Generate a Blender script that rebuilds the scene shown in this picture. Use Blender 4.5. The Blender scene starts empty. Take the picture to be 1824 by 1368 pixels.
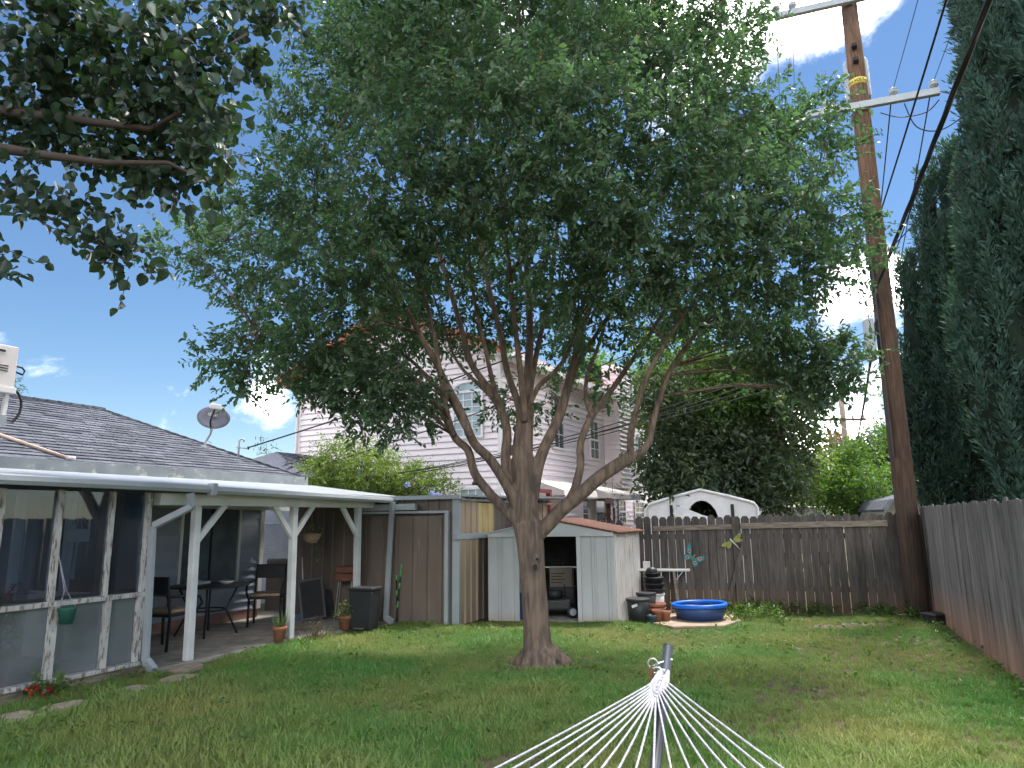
import bpy, math, random
import numpy as np
from mathutils import Vector, Matrix
R_=math.radians
random.seed(7); rng=np.random.default_rng(11)
S=bpy.context.scene; COL=S.collection
# ------------------------------------------------------------------ camera
PITCH=R_(10.9); ROLL=R_(.7); FPX=1250.; CH=1.65
cF=Vector((0,math.cos(PITCH),math.sin(PITCH))); _r=Vector((1,0,0)); _u=Vector((0,-math.sin(PITCH),math.cos(PITCH)))
cR=_r*math.cos(ROLL)-_u*math.sin(ROLL); cU=_u*math.cos(ROLL)+_r*math.sin(ROLL); cC=Vector((0,0,CH))
cd=bpy.data.cameras.new('camera'); cam=bpy.data.objects.new('camera',cd); COL.objects.link(cam); S.camera=cam
m=Matrix.Identity(4)
for i in range(3): m[i][0]=cR[i]; m[i][1]=cU[i]; m[i][2]=-cF[i]; m[i][3]=cC[i]
cam.matrix_world=m; cd.sensor_width=36; cd.lens=FPX/1824*36; cd.clip_end=2000; cd.clip_start=.05
# ------------------------------------------------------------------ light
SAZ=R_(42); SEL=R_(65)
S.view_settings.view_transform='Standard'; S.view_settings.look='None'; S.view_settings.gamma=1; S.view_settings.use_curve_mapping=False
S.view_settings.exposure=2.15
sd=Vector((math.sin(SAZ)*math.cos(SEL),math.cos(SAZ)*math.cos(SEL),math.sin(SEL)))
sl=bpy.data.lights.new('sun','SUN'); sl.energy=1.5; sl.angle=R_(10); sl.color=(1,.95,.87)
so=bpy.data.objects.new('sun',sl); COL.objects.link(so); so.rotation_euler=(-sd).to_track_quat('-Z','Y').to_euler()
W=bpy.data.worlds.new('World'); S.world=W; W.use_nodes=True
CLX,CLY=5.5,14.42
def sky():
    t=W.node_tree; t.nodes.clear(); N=t.nodes.new; K=t.links.new
    out=N('ShaderNodeOutputWorld'); bg=N('ShaderNodeBackground'); bg.inputs[1].default_value=.085
    st=N('ShaderNodeTexSky'); st.sky_type='NISHITA'; st.sun_disc=False; st.sun_elevation=SEL; st.sun_rotation=SAZ
    st.air_density=1.0; st.dust_density=.15; st.ozone_density=2.4
    tc=N('ShaderNodeTexCoord'); nm=N('ShaderNodeVectorMath'); nm.operation='NORMALIZE'; K(tc.outputs['Generated'],nm.inputs[0])
    def math_(op,a,b=None,clamp=False):
        n=N('ShaderNodeMath'); n.operation=op; n.use_clamp=clamp
        for i,x in enumerate((a,b)):
            if x is None: continue
            if isinstance(x,(int,float)): n.inputs[i].default_value=x
            else: K(x,n.inputs[i])
        return n.outputs[0]
    ns=N('ShaderNodeTexNoise'); ns.inputs['Scale'].default_value=6.5; ns.inputs['Detail'].default_value=9; ns.inputs['Roughness'].default_value=.6; ns.inputs['Distortion'].default_value=.4
    mp=N('ShaderNodeMapping'); mp.inputs['Scale'].default_value=(1,1,1.7); mp.inputs['Location'].default_value=(CLX,CLY,.3); K(nm.outputs[0],mp.inputs[0]); K(mp.outputs[0],ns.inputs['Vector'])
    ln=N('ShaderNodeTexNoise'); ln.inputs['Scale'].default_value=1.6; ln.inputs['Detail'].default_value=2; K(mp.outputs[0],ln.inputs['Vector'])
    big=math_('MULTIPLY',math_('SUBTRACT',ln.outputs[0],.50),1.6)
    acc=big
    # cumulus banks: direction, angular size, weight
    for (u,v,rad,w) in ((1190,-60,.19,.38),(1450,20,.11,.30),(490,728,.060,.36),(1560,520,.075,.36),(1450,780,.11,.33),(1600,640,.05,.3),(900,90,.12,.30),(420,800,.05,.22)):
        d=cF+cR*((u-912)/FPX)+cU*((684-v)/FPX); d.normalize()
        vd=N('ShaderNodeVectorMath'); vd.operation='DISTANCE'; K(nm.outputs[0],vd.inputs[0]); vd.inputs[1].default_value=d
        s=math_('MULTIPLY',math_('SUBTRACT',1.,math_('DIVIDE',vd.outputs['Value'],rad*1.6),True),w*1.35)
        acc=math_('MAXIMUM',acc,math_('SUBTRACT',s,.12))
    c=math_('ADD',ns.outputs[0],acc)
    mask=N('ShaderNodeMapRange'); mask.interpolation_type='SMOOTHSTEP'; K(c,mask.inputs[0]); mask.inputs[1].default_value=.60; mask.inputs[2].default_value=.80
    mk=math_('MULTIPLY',mask.outputs[0],.96)
    mx=N('ShaderNodeMix'); mx.data_type='RGBA'; K(mk,mx.inputs['Factor'])
    hs=N('ShaderNodeHueSaturation'); hs.inputs['Saturation'].default_value=1.14; hs.inputs['Value'].default_value=.41; K(st.outputs[0],hs.inputs['Color'])
    K(hs.outputs[0],mx.inputs[6]); cl=N('ShaderNodeMix'); cl.data_type='RGBA'; cl.inputs[6].default_value=(7,7.2,7.6,1); cl.inputs[7].default_value=(44,43.5,43,1); K(math_('POWER',mk,3.4),cl.inputs['Factor']); K(cl.outputs[2],mx.inputs[7])
    K(mx.outputs[2],bg.inputs[0]); K(bg.outputs[0],out.inputs[0])
sky()
# ------------------------------------------------------------------ helpers
def ray(u,v): return cF+cR*((u-912)/FPX)+cU*((684-v)/FPX)
def G(u,v,z=0.):
    d=ray(u,v); return cC+d*((z-CH)/d.z)
def Y(u,v,y):
    d=ray(u,v); return cC+d*(y/d.y)
class Frame:                                    # a yard direction: local x along it, local y to its left
    def __init__(s,o,ang):
        s.o=Vector(o); s.a=ang; s.x=Vector((math.cos(ang),math.sin(ang),0)); s.y=Vector((-math.sin(ang),math.cos(ang),0))
    def w(s,x,y,z=0): return s.o+s.x*x+s.y*y+Vector((0,0,z))
    def l(s,P): q=Vector(P)-s.o; return Vector((q.dot(s.x),q.dot(s.y),q.z))
    def ony(s,u,v,y):
        d=ray(u,v); t=((s.o-cC).dot(s.y)+y)/d.dot(s.y); return s.l(cC+d*t)
    def onx(s,u,v,x):
        d=ray(u,v); t=((s.o-cC).dot(s.x)+x)/d.dot(s.x); return s.l(cC+d*t)
PF=Frame((-4.8,6.9,0),R_(64.5))                 # patio and left house
HF=Frame((-.27,15.6,0),math.atan2(.883,.469))   # pink house
class MB:
    def __init__(s): s.v=[]; s.f=[]
    def add(s,vs,fs):
        n=len(s.v); s.v+=[tuple(x) for x in vs]; s.f+=[tuple(i+n for i in f) for f in fs]; return s
    def box(s,x0,x1,y0,y1,z0,z1):
        return s.add([(x0,y0,z0),(x1,y0,z0),(x1,y1,z0),(x0,y1,z0),(x0,y0,z1),(x1,y0,z1),(x1,y1,z1),(x0,y1,z1)],[(0,3,2,1),(4,5,6,7),(0,1,5,4),(1,2,6,5),(2,3,7,6),(3,0,4,7)])
    def bar(s,p,q,w,h=None,up=(0,0,1)):
        p=Vector(p); q=Vector(q); h=w if h is None else h; d=(q-p).normalized(); up=Vector(up)
        if abs(d.dot(up))>.98: up=Vector((0,1,0))
        a=d.cross(up).normalized()*(w/2); b=a.cross(d).normalized()*(h/2)
        vs=[c+e*a_+f*b_ for c in (p,q) for e,f in ((-1,-1),(1,-1),(1,1),(-1,1)) for a_,b_ in ((a,b),)]
        return s.add(vs,[(3,2,1,0),(4,5,6,7),(0,1,5,4),(1,2,6,5),(2,3,7,6),(3,0,4,7)])
    def tube(s,pts,r,n=8,cap=True):
        pts=[Vector(p) for p in pts]; k=len(pts); r=[r]*k if isinstance(r,(int,float)) else list(r)
        a=None; vs=[]; fs=[]
        for i,p in enumerate(pts):
            d=(pts[min(i+1,k-1)]-pts[max(i-1,0)])
            d=d.normalized() if d.length>1e-9 else Vector((0,0,1))
            if a is None:
                a=d.orthogonal().normalized()
            else:
                a=(a-d*a.dot(d)); a=a.normalized() if a.length>1e-6 else d.orthogonal().normalized()
            b=d.cross(a)
            for j in range(n):
                t=2*math.pi*j/n; vs.append(p+(a*math.cos(t)+b*math.sin(t))*r[i])
        for i in range(k-1):
            for j in range(n):
                j2=(j+1)%n; fs.append((i*n+j,i*n+j2,i*n+n+j2,i*n+n+j))
        if cap: fs.append(tuple(range(n-1,-1,-1))); fs.append(tuple((k-1)*n+j for j in range(n)))
        return s.add(vs,fs)
    def lathe(s,prof,n=16,c=(0,0,0),sx=1,sy=1):
        vs=[];fs=[];k=len(prof)
        for r,z in prof:
            for j in range(n):
                t=2*math.pi*j/n; vs.append((c[0]+r*math.cos(t)*sx,c[1]+r*math.sin(t)*sy,c[2]+z))
        for i in range(k-1):
            for j in range(n):
                j2=(j+1)%n; fs.append((i*n+j,i*n+j2,i*n+n+j2,i*n+n+j))
        if prof[0][0]>1e-4: fs.append(tuple(range(n-1,-1,-1)))
        if prof[-1][0]>1e-4: fs.append(tuple((k-1)*n+j for j in range(n)))
        return s.add(vs,fs)
    def prism(s,poly,h,M=None):                  # polygon in xy extruded by h along z, then M
        n=len(poly); vs=[Vector((x,y,0)) for x,y in poly]+[Vector((x,y,h)) for x,y in poly]
        if M is not None: vs=[M@v for v in vs]
        return s.add(vs,[tuple(range(n-1,-1,-1)),tuple(range(n,2*n))]+[(i,(i+1)%n,n+(i+1)%n,n+i) for i in range(n)])
    def mesh(s,name):
        me=bpy.data.meshes.new(name); me.from_pydata(s.v,[],s.f); me.update(); return me
    def build(s,name,mat,parent=None,smooth=False,bevel=0,loc=None,rot=None):
        me=s.mesh(name); me.materials.append(mat)
        if smooth: me.polygons.foreach_set('use_smooth',[True]*len(me.polygons))
        return obj(name,me,parent,bevel,loc,rot)
def obj(name,me,parent=None,bevel=0,loc=None,rot=None):
    o=bpy.data.objects.new(name,me); COL.objects.link(o)
    if parent is not None: o.parent=parent
    if loc is not None: o.location=loc
    if rot is not None: o.rotation_euler=rot
    if bevel:
        b=o.modifiers.new('bevel','BEVEL'); b.width=bevel; b.segments=2; b.limit_method='ANGLE'
    return o
def tag(o,label,cat,group=None):
    o['label']=label; o['category']=cat
    if group: o['group']=group
    return o
def thing(name,label,cat,loc=(0,0,0),rz=0,group=None):
    o=bpy.data.objects.new(name,None); COL.objects.link(o); o.location=loc; o.rotation_euler=(0,0,rz); o.empty_display_size=.1
    return tag(o,label,cat,group)
def fthing(name,label,cat,F,x=0,y=0,z=0,group=None): return thing(name,label,cat,F.w(x,y,z),F.a,group)
def struct(o): o['kind']='structure'; return o
def stuff(o): o['kind']='stuff'; return o
# ------------------------------------------------------------------ materials
def nodes(name):
    m=bpy.data.materials.new(name); m.use_nodes=True; t=m.node_tree; return m,t,t.nodes.new,t.links.new,t.nodes['Principled BSDF']
def pm(name,c1,c2=None,sc=6,st=(1,1,1),rough=.75,bump=.15,rnd=0.,metal=0,spec=.4,lo=.35,hi=.65,wear=None,wsc=3,wst=(1,1,1),wlo=.55,whi=.62,low=None,detail=6,island=False):
    m,t,N,K,P=nodes(name); c2=c2 or tuple(x*.75 for x in c1)
    tc=N('ShaderNodeTexCoord'); mp=N('ShaderNodeMapping'); mp.inputs['Scale'].default_value=st; K(tc.outputs['Object'],mp.inputs[0])
    oi=N('ShaderNodeObjectInfo'); ad=N('ShaderNodeVectorMath'); ad.operation='ADD'; K(mp.outputs[0],ad.inputs[0])
    sc3=N('ShaderNodeMath'); sc3.operation='MULTIPLY'; K(oi.outputs['Random'],sc3.inputs[0]); sc3.inputs[1].default_value=37; K(sc3.outputs[0],ad.inputs[1])
    ns=N('ShaderNodeTexNoise'); ns.inputs['Scale'].default_value=sc; ns.inputs['Detail'].default_value=detail; K(ad.outputs[0],ns.inputs['Vector'])
    mr=N('ShaderNodeMapRange'); K(ns.outputs[0],mr.inputs[0]); mr.inputs[1].default_value=lo; mr.inputs[2].default_value=hi
    mx=N('ShaderNodeMix'); mx.data_type='RGBA'; K(mr.outputs[0],mx.inputs['Factor']); mx.inputs[6].default_value=(*c1,1); mx.inputs[7].default_value=(*c2,1)
    col=mx.outputs[2]
    if wear:
        n2=N('ShaderNodeTexNoise'); n2.inputs['Scale'].default_value=wsc; n2.inputs['Detail'].default_value=8; n2.inputs['Roughness'].default_value=.65
        mp2=N('ShaderNodeMapping'); mp2.inputs['Scale'].default_value=wst; K(tc.outputs['Object'],mp2.inputs[0]); a2=N('ShaderNodeVectorMath'); a2.operation='ADD'; K(mp2.outputs[0],a2.inputs[0]); K(sc3.outputs[0],a2.inputs[1]); K(a2.outputs[0],n2.inputs['Vector'])
        r2=N('ShaderNodeMapRange'); K(n2.outputs[0],r2.inputs[0]); r2.inputs[1].default_value=wlo; r2.inputs[2].default_value=whi
        m2=N('ShaderNodeMix'); m2.data_type='RGBA'; K(r2.outputs[0],m2.inputs['Factor']); K(col,m2.inputs[6]); m2.inputs[7].default_value=(*wear,1); col=m2.outputs[2]
    if low:                                       # soil splashed on the lowest part: (colour, height)
        sx=N('ShaderNodeSeparateXYZ'); K(tc.outputs['Object'],sx.inputs[0]); jj=N('ShaderNodeMath'); jj.operation='MULTIPLY_ADD'; K(ns.outputs[0],jj.inputs[0]); jj.inputs[1].default_value=-.5*low[1]; K(sx.outputs['Z'],jj.inputs[2])
        r3=N('ShaderNodeMapRange'); K(jj.outputs[0],r3.inputs[0]); r3.inputs[1].default_value=-.25*low[1]; r3.inputs[2].default_value=low[1]; r3.inputs[3].default_value=.85; r3.inputs[4].default_value=0
        m3=N('ShaderNodeMix'); m3.data_type='RGBA'; K(r3.outputs[0],m3.inputs['Factor']); K(col,m3.inputs[6]); m3.inputs[7].default_value=(*low[0],1); col=m3.outputs[2]
    if rnd:
        h=N('ShaderNodeHueSaturation'); r4=N('ShaderNodeMapRange')
        if island: ge=N('ShaderNodeNewGeometry'); K(ge.outputs['Random Per Island'],r4.inputs[0])
        else: K(oi.outputs['Random'],r4.inputs[0])
        r4.inputs[3].default_value=1-rnd; r4.inputs[4].default_value=1+rnd; K(r4.outputs[0],h.inputs['Value']); K(col,h.inputs['Color']); col=h.outputs[0]
    K(col,P.inputs['Base Color']); P.inputs['Roughness'].default_value=rough; P.inputs['Metallic'].default_value=metal; P.inputs['Specular IOR Level'].default_value=spec
    if bump:
        b=N('ShaderNodeBump'); b.inputs['Strength'].default_value=bump; b.inputs['Distance'].default_value=.02; K(ns.outputs[0],b.inputs['Height']); K(b.outputs[0],P.inputs['Normal'])
    return m
def leafm(name,c1,c2,trans=.35,rough=.45,tc_=None,spec=.45):
    m,t,N,K,P=nodes(name); ge=N('ShaderNodeNewGeometry'); mx=N('ShaderNodeMix'); mx.data_type='RGBA'
    K(ge.outputs['Random Per Island'],mx.inputs['Factor']); mx.inputs[6].default_value=(*c1,1); mx.inputs[7].default_value=(*c2,1)
    K(mx.outputs[2],P.inputs['Base Color']); P.inputs['Roughness'].default_value=rough; P.inputs['Specular IOR Level'].default_value=spec
    tr=N('ShaderNodeBsdfTranslucent'); h=N('ShaderNodeMix'); h.data_type='RGBA'; h.blend_type='MULTIPLY'; h.inputs['Factor'].default_value=1; K(mx.outputs[2],h.inputs[6]); h.inputs[7].default_value=(*(tc_ or (2.0,2.1,.8)),1)
    K(h.outputs[2],tr.inputs[0]); ms=N('ShaderNodeMixShader'); ms.inputs[0].default_value=trans; K(P.outputs[0],ms.inputs[1]); K(tr.outputs[0],ms.inputs[2]); K(ms.outputs[0],t.nodes['Material Output'].inputs[0]); return m
def glassm(name,tint=(.9,.93,.95),haze=.0,hc=(.6,.62,.62),rough=.02):
    m,t,N,K,P=nodes(name); t.nodes.remove(P); tr=N('ShaderNodeBsdfTransparent'); tr.inputs[0].default_value=(*tint,1); gl=N('ShaderNodeBsdfGlossy'); gl.inputs['Roughness'].default_value=rough; gl.inputs[0].default_value=(1,1,1,1)
    fr=N('ShaderNodeFresnel'); fr.inputs[0].default_value=1.5; mu=N('ShaderNodeMath'); mu.operation='MULTIPLY_ADD'; K(fr.outputs[0],mu.inputs[0]); mu.inputs[1].default_value=1.0; mu.inputs[2].default_value=.02; mu.use_clamp=True
    df=N('ShaderNodeBsdfDiffuse'); df.inputs[0].default_value=(*hc,1); m1=N('ShaderNodeMixShader'); K(tr.outputs[0],m1.inputs[1]); K(df.outputs[0],m1.inputs[2])
    ns=N('ShaderNodeTexNoise'); ns.inputs['Scale'].default_value=1.7; tc=N('ShaderNodeTexCoord'); K(tc.outputs['Object'],ns.inputs['Vector']); mm=N('ShaderNodeMath'); mm.operation='MULTIPLY'; K(ns.outputs[0],mm.inputs[0]); mm.inputs[1].default_value=haze*2; K(mm.outputs[0],m1.inputs[0])
    m2=N('ShaderNodeMixShader'); K(mu.outputs[0],m2.inputs[0]); K(m1.outputs[0],m2.inputs[1]); K(gl.outputs[0],m2.inputs[2]); K(m2.outputs[0],t.nodes['Material Output'].inputs[0]); return m
M={}
M['soil']=pm('soil',(.13,.09,.055),(.07,.05,.03),sc=14,rough=.95,bump=.6,wear=(.10,.095,.035),wsc=3,wlo=.45,whi=.6)
M['concrete']=pm('concrete',(.36,.33,.29),(.24,.22,.19),sc=5,rough=.9,bump=.25,wear=(.17,.14,.11),wsc=2.2,wlo=.52,whi=.7)
M['pad']=pm('pad',(.42,.33,.25),(.32,.24,.17),sc=7,rough=.95,bump=.4)
M['stone']=pm('stone',(.40,.32,.26),(.28,.22,.17),sc=9,rough=.95,bump=.5,rnd=.15)
M['gravel']=pm('gravel',(.36,.31,.25),(.22,.19,.15),sc=9,rough=.95,rnd=.3,island=True)
M['wpaint']=pm('white_paint',(.72,.73,.73),(.60,.61,.61),sc=4,rough=.55,bump=.1,wear=(.30,.25,.20),wsc=9,wst=(1,1,.35),wlo=.66,whi=.72)
M['wpeel']=pm('peeling_white_paint',(.50,.50,.485),(.38,.37,.35),sc=9,st=(1,1,.4),rough=.75,bump=.4,wear=(.17,.135,.11),wsc=30,wst=(1,1,.22),wlo=.505,whi=.58)
M['wood_grey']=pm('weathered_plank',(.30,.25,.20),(.16,.13,.10),sc=5,st=(1,6,6),rough=.9,bump=.5)
M['gutter']=pm('painted_gutter',(.36,.39,.42),(.31,.34,.37),sc=2,rough=.4,bump=.03)
M['flash']=pm('galvanised_flashing',(.33,.36,.38),(.24,.26,.28),sc=3,rough=.5,bump=.1,metal=.3,wear=(.55,.53,.48),wsc=4,wlo=.56,whi=.66)
M['siding_h']=pm('grey_blue_siding',(.30,.33,.39),(.26,.29,.345),sc=3,rough=.42,bump=.03,rnd=.03)
M['trim']=pm('white_trim',(.70,.68,.66),(.62,.60,.58),sc=3,rough=.5,bump=.03)
M['found']=pm('painted_foundation',(.34,.20,.16),(.24,.14,.11),sc=6,rough=.9)
M['shingle']=pm('asphalt_shingle',(.125,.135,.165),(.075,.082,.105),sc=30,rough=.95,bump=.3,rnd=.30,island=True)
M['black']=pm('black_paint',(.018,.019,.022),(.012,.012,.014),sc=8,rough=.5,bump=.05)
M['blackpl']=pm('black_plastic',(.03,.033,.037),(.022,.024,.027),sc=5,rough=.45,bump=.05)
M['dark']=pm('dark_interior',(.03,.03,.032),(.02,.02,.02),sc=5,rough=.9)  # near-black; on the shed wall and tent sheet it stands for interior shade
M['brownm']=pm('brown_metal',(.165,.128,.105),(.125,.098,.082),sc=2.5,st=(1,1,.3),rough=.5,bump=.04,rnd=.06,wear=(.26,.21,.17),wsc=5,wst=(4,4,.3),wlo=.58,whi=.72)
M['tanm']=pm('tan_metal',(.42,.31,.22),(.33,.235,.165),sc=3,st=(1,1,.3),rough=.5,bump=.04,rnd=.05)
M['yellm']=pm('yellow_fibreglass',(.62,.50,.24),(.45,.34,.15),sc=5,st=(1,1,.3),rough=.6)
M['whitem']=pm('white_metal',(.50,.51,.525),(.43,.44,.455),sc=3,st=(1,1,.4),rough=.45,bump=.04,rnd=.04,wear=(.34,.24,.17),wsc=5,wst=(3,3,.6),wlo=.68,whi=.76,low=((.42,.36,.28),.12))
M['rustym']=pm('white_metal_rusty',(.72,.69,.66),(.62,.58,.55),sc=3,rough=.5,bump=.05,wear=(.40,.23,.13),wsc=7,wst=(4,4,.25),wlo=.54,whi=.70)
M['rust']=pm('rust',(.19,.085,.055),(.12,.05,.035),sc=9,rough=.85,bump=.3)
M['fence']=pm('fence_wood',(.135,.115,.102),(.072,.064,.058),sc=5,st=(7,7,.55),rough=.92,bump=.4,rnd=.22,wear=(.05,.045,.04),wsc=6,wst=(1.4,1.4,.9),wlo=.60,whi=.72,low=((.17,.105,.07),.38))
M['fenceR']=pm('fence_wood_bluegrey',(.20,.187,.185),(.088,.082,.082),sc=5,st=(7,7,.45),rough=.9,bump=.4,rnd=.22,wear=(.07,.062,.06),wsc=6,wst=(2,2,.4),wlo=.6,whi=.7,low=((.36,.20,.13),.5))
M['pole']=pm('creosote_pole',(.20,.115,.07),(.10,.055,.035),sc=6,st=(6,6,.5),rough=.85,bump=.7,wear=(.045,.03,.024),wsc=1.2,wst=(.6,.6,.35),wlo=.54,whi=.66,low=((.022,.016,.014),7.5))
M['bark']=pm('smooth_bark',(.205,.145,.108),(.10,.074,.058),sc=7,st=(3,3,.45),rough=.85,bump=.75,lo=.38,hi=.62,wear=(.055,.044,.038),wsc=5,wst=(2.2,2.2,.5),wlo=.52,whi=.68,detail=9)  # tone and dark patches also carry the shade on the limbs
M['twig']=pm('twig_bark',(.075,.058,.047),(.045,.036,.03),sc=8,rough=.9)
M['pink']=pm('pink_siding',(.82,.73,.755),(.77,.68,.70),sc=2,rough=.5,bump=.02,rnd=.025)
M['ptrim']=pm('house_trim',(.74,.70,.70),(.68,.64,.64),sc=2,rough=.5,bump=.02)
M['redtile']=pm('red_roof',(.52,.16,.10),(.38,.10,.065),sc=12,rough=.8,rnd=.15,island=True)
M['redpaint']=pm('red_paint',(.22,.035,.032),(.17,.026,.024),sc=5,rough=.6)
M['curtain']=pm('curtain',(.50,.55,.57),(.38,.43,.45),sc=10,st=(6,6,.5),rough=.8)
M['wglass']=pm('window_glass',(.10,.13,.145),(.06,.08,.09),sc=3,rough=.06,bump=0,spec=.8)
M['wglassl']=pm('window_glass_pale',(.40,.47,.50),(.30,.36,.39),sc=3,rough=.08,bump=0,spec=.8)
M['tarp']=pm('white_tarp',(.80,.81,.84),(.72,.73,.77),sc=7,rough=.5,bump=.5)
M['terra']=pm('terracotta',(.33,.135,.085),(.24,.10,.062),sc=7,rough=.85,rnd=.12)
M['bluepl']=pm('blue_plastic',(.015,.16,.72),(.012,.12,.58),sc=4,rough=.4,bump=.03)
M['bluewall']=pm('blue_vinyl',(.035,.075,.20),(.03,.06,.16),sc=6,rough=.45,bump=.1)
M['bluegrey']=pm('bluegrey_plastic',(.06,.10,.13),(.05,.08,.10),sc=5,rough=.5)
M['whitepl']=pm('white_plastic',(.66,.65,.62),(.56,.55,.52),sc=4,rough=.5,bump=.05)
M['steel']=pm('zinc_steel',(.55,.57,.58),(.40,.41,.42),sc=9,rough=.35,metal=.9,bump=.05)
M['greym']=pm('grey_enamel',(.42,.46,.49),(.36,.40,.43),sc=4,rough=.45,bump=.04)
M['rope']=pm('white_rope',(.44,.44,.46),(.29,.29,.33),sc=60,rough=.9,bump=.5)
M['tube']=pm('dark_tube',(.035,.045,.065),(.016,.02,.03),sc=6,rough=.45,bump=.03,spec=.35)
M['dishm']=pm('dish_grey',(.16,.155,.19),(.13,.125,.155),sc=5,rough=.5)
M['wire']=pm('wire_black',(.025,.024,.028),(.018,.018,.02),sc=9,rough=.6)
M['water']=pm('pool_water',(.05,.05,.045),(.035,.035,.03),sc=3,rough=.06,bump=.05,spec=.6)
M['cream']=pm('cream_enamel',(.66,.60,.58),(.60,.54,.52),sc=3,rough=.45,bump=.02)
M['wicker']=pm('wicker',(.48,.33,.24),(.34,.22,.15),sc=5,st=(2,2,16),rough=.85,bump=.5)
M['cushion']=pm('tan_cushion',(.36,.26,.18),(.28,.2,.14),sc=9,rough=.9)
M['pvc']=pm('beige_pipe',(.60,.45,.35),(.52,.38,.29),sc=3,rough=.5)
M['teal']=pm('teal_enamel',(.04,.30,.33),(.03,.20,.24),sc=14,rough=.35)
M['orange']=pm('orange_enamel',(.48,.12,.04),(.36,.09,.03),sc=12,rough=.4)
M['lime']=pm('lime_enamel',(.34,.34,.08),(.22,.24,.05),sc=18,rough=.4)
M['yellow']=pm('yellow_band',(.75,.62,.12),(.66,.53,.09),sc=5,rough=.6)
M['green']=pm('bright_green',(.05,.50,.12),(.04,.40,.09),sc=5,rough=.5)
M['dgreen']=pm('dark_green_plastic',(.02,.10,.075),(.016,.08,.06),sc=4,rough=.5)
M['glass']=glassm('pane_glass',(.62,.70,.78),.05,(.25,.32,.42))
M['haze']=glassm('clouded_sheet',(.66,.70,.72),.22,(.42,.46,.50),.12)
M['clear']=glassm('clear_vinyl',(.9,.92,.94),.12,(.8,.8,.82))
LM=leafm
M['l_myrtle']=LM('myrtle_leaf',(.046,.096,.056),(.088,.146,.080),.42,tc_=(1.5,1.8,.95))
M['l_bud']=LM('myrtle_bud',(.16,.09,.045),(.12,.10,.04),.3)
M['l_round']=LM('round_leaf',(.018,.044,.030),(.036,.068,.040),.22)
M['cypcore']=pm('cypress_core',(.012,.026,.016),(.006,.013,.009),sc=9,st=(1,1,.4),rough=.95,bump=.8)  # near-black green paints the shade deep inside the crowns
M['l_cyp']=LM('cypress_spray',(.036,.088,.078),(.068,.13,.11),.2,.7)
M['l_oak']=LM('oak_leaf',(.052,.088,.050),(.098,.135,.074),.3)
M['l_lite']=LM('pale_leaf',(.10,.165,.035),(.18,.24,.06),.35)
M['l_mid']=LM('mid_leaf',(.055,.12,.025),(.10,.18,.045),.4)
M['l_red']=LM('rusty_leaf',(.20,.12,.08),(.15,.13,.07),.3)
M['l_pot']=LM('pot_leaf',(.10,.17,.05),(.20,.27,.10),.3)
M['l_weed']=LM('weed_leaf',(.055,.115,.024),(.11,.18,.045),.35)
M['petal']=LM('red_petal',(.62,.02,.03),(.48,.012,.02),.3,tc_=(1.4,1,1))
M['petalb']=LM('blue_petal',(.35,.40,.75),(.45,.5,.8),.3,tc_=(1,1,1))
M['dry']=LM('dry_stem',(.17,.12,.085),(.11,.085,.06),.2)
# ------------------------------------------------------------------ foliage
def npmesh(name,V,F,mat,parent=None,smooth=False):
    me=bpy.data.meshes.new(name); V=np.asarray(V,np.float32); F=np.asarray(F,np.int32); k=F.shape[1]
    me.vertices.add(len(V)); me.vertices.foreach_set('co',V.ravel()); me.loops.add(F.size); me.loops.foreach_set('vertex_index',F.ravel())
    me.polygons.add(len(F)); me.polygons.foreach_set('loop_start',np.arange(0,F.size,k,dtype=np.int32)); me.update(calc_edges=True); me.materials.append(mat)
    if smooth: me.polygons.foreach_set('use_smooth',np.ones(len(F),bool))
    return obj(name,me,parent)
def crom(pts,k=4):                               # smooth resampling through points (any tuple length)
    P=[np.array(p,float) for p in pts]; out=[]
    for i in range(len(P)-1):
        p0=P[max(i-1,0)];p1=P[i];p2=P[i+1];p3=P[min(i+2,len(P)-1)]
        for j in range(k):
            t=j/k; out.append(.5*(2*p1+(p2-p0)*t+(2*p0-5*p1+4*p2-p3)*t*t+(3*p1-p0-3*p2+p3)*t**3))
    return out+[P[-1]]
def unit(a): return a/np.maximum(np.linalg.norm(a,axis=1,keepdims=True),1e-9)
SH_ELL=((.28,.46),(.68,.42)); SH_ROUND=((.10,.30),(.32,.54),(.60,.54),(.84,.30)); SH_OVAL=((.3,.4),(.7,.3)); SH_DIA=((.4,.5),)
def leaves(P,Dr,L,Wd,shape=SH_ELL,fold=.25,bend=.18):   # folded leaves at P pointing along Dr, outline given by pairs (along, half width)
    n=len(P); k=len(shape); Dr=unit(Dr); rv=rng.normal(size=(n,3)); rv[:,2]+=1.1; sd_=unit(np.cross(Dr,rv)); up=np.cross(sd_,Dr)
    L=np.broadcast_to(np.asarray(L,float),(n,))[:,None]; Wd=np.broadcast_to(np.asarray(Wd,float),(n,))[:,None]
    mid=[P+Dr*L*q-up*L*bend*q*q for q,_ in shape]; tip=P+Dr*L-up*L*bend
    lf=[m_-sd_*Wd*w_+up*Wd*fold*w_*2 for m_,(_,w_) in zip(mid,shape)]; rt=[m_+sd_*Wd*w_+up*Wd*fold*w_*2 for m_,(_,w_) in zip(mid,shape)]
    if k==1: return np.stack([P,lf[0],tip,rt[0]],1).reshape(-1,3),np.arange(n*4).reshape(-1,4)
    q=2*k+2; V=np.stack([P]+lf+[tip]+rt[::-1],1).reshape(-1,3); i=np.arange(n)[:,None]*q      # k even: quads fanned on each side of the midrib
    F=[[0,s,s+1,s+2] for s in range(1,k+1,2)]+[[0,s,s+1,s+2] for s in range(k+1,2*k,2)]
    return V,np.concatenate([i+np.array(f) for f in F],1).reshape(-1,4)
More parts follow.
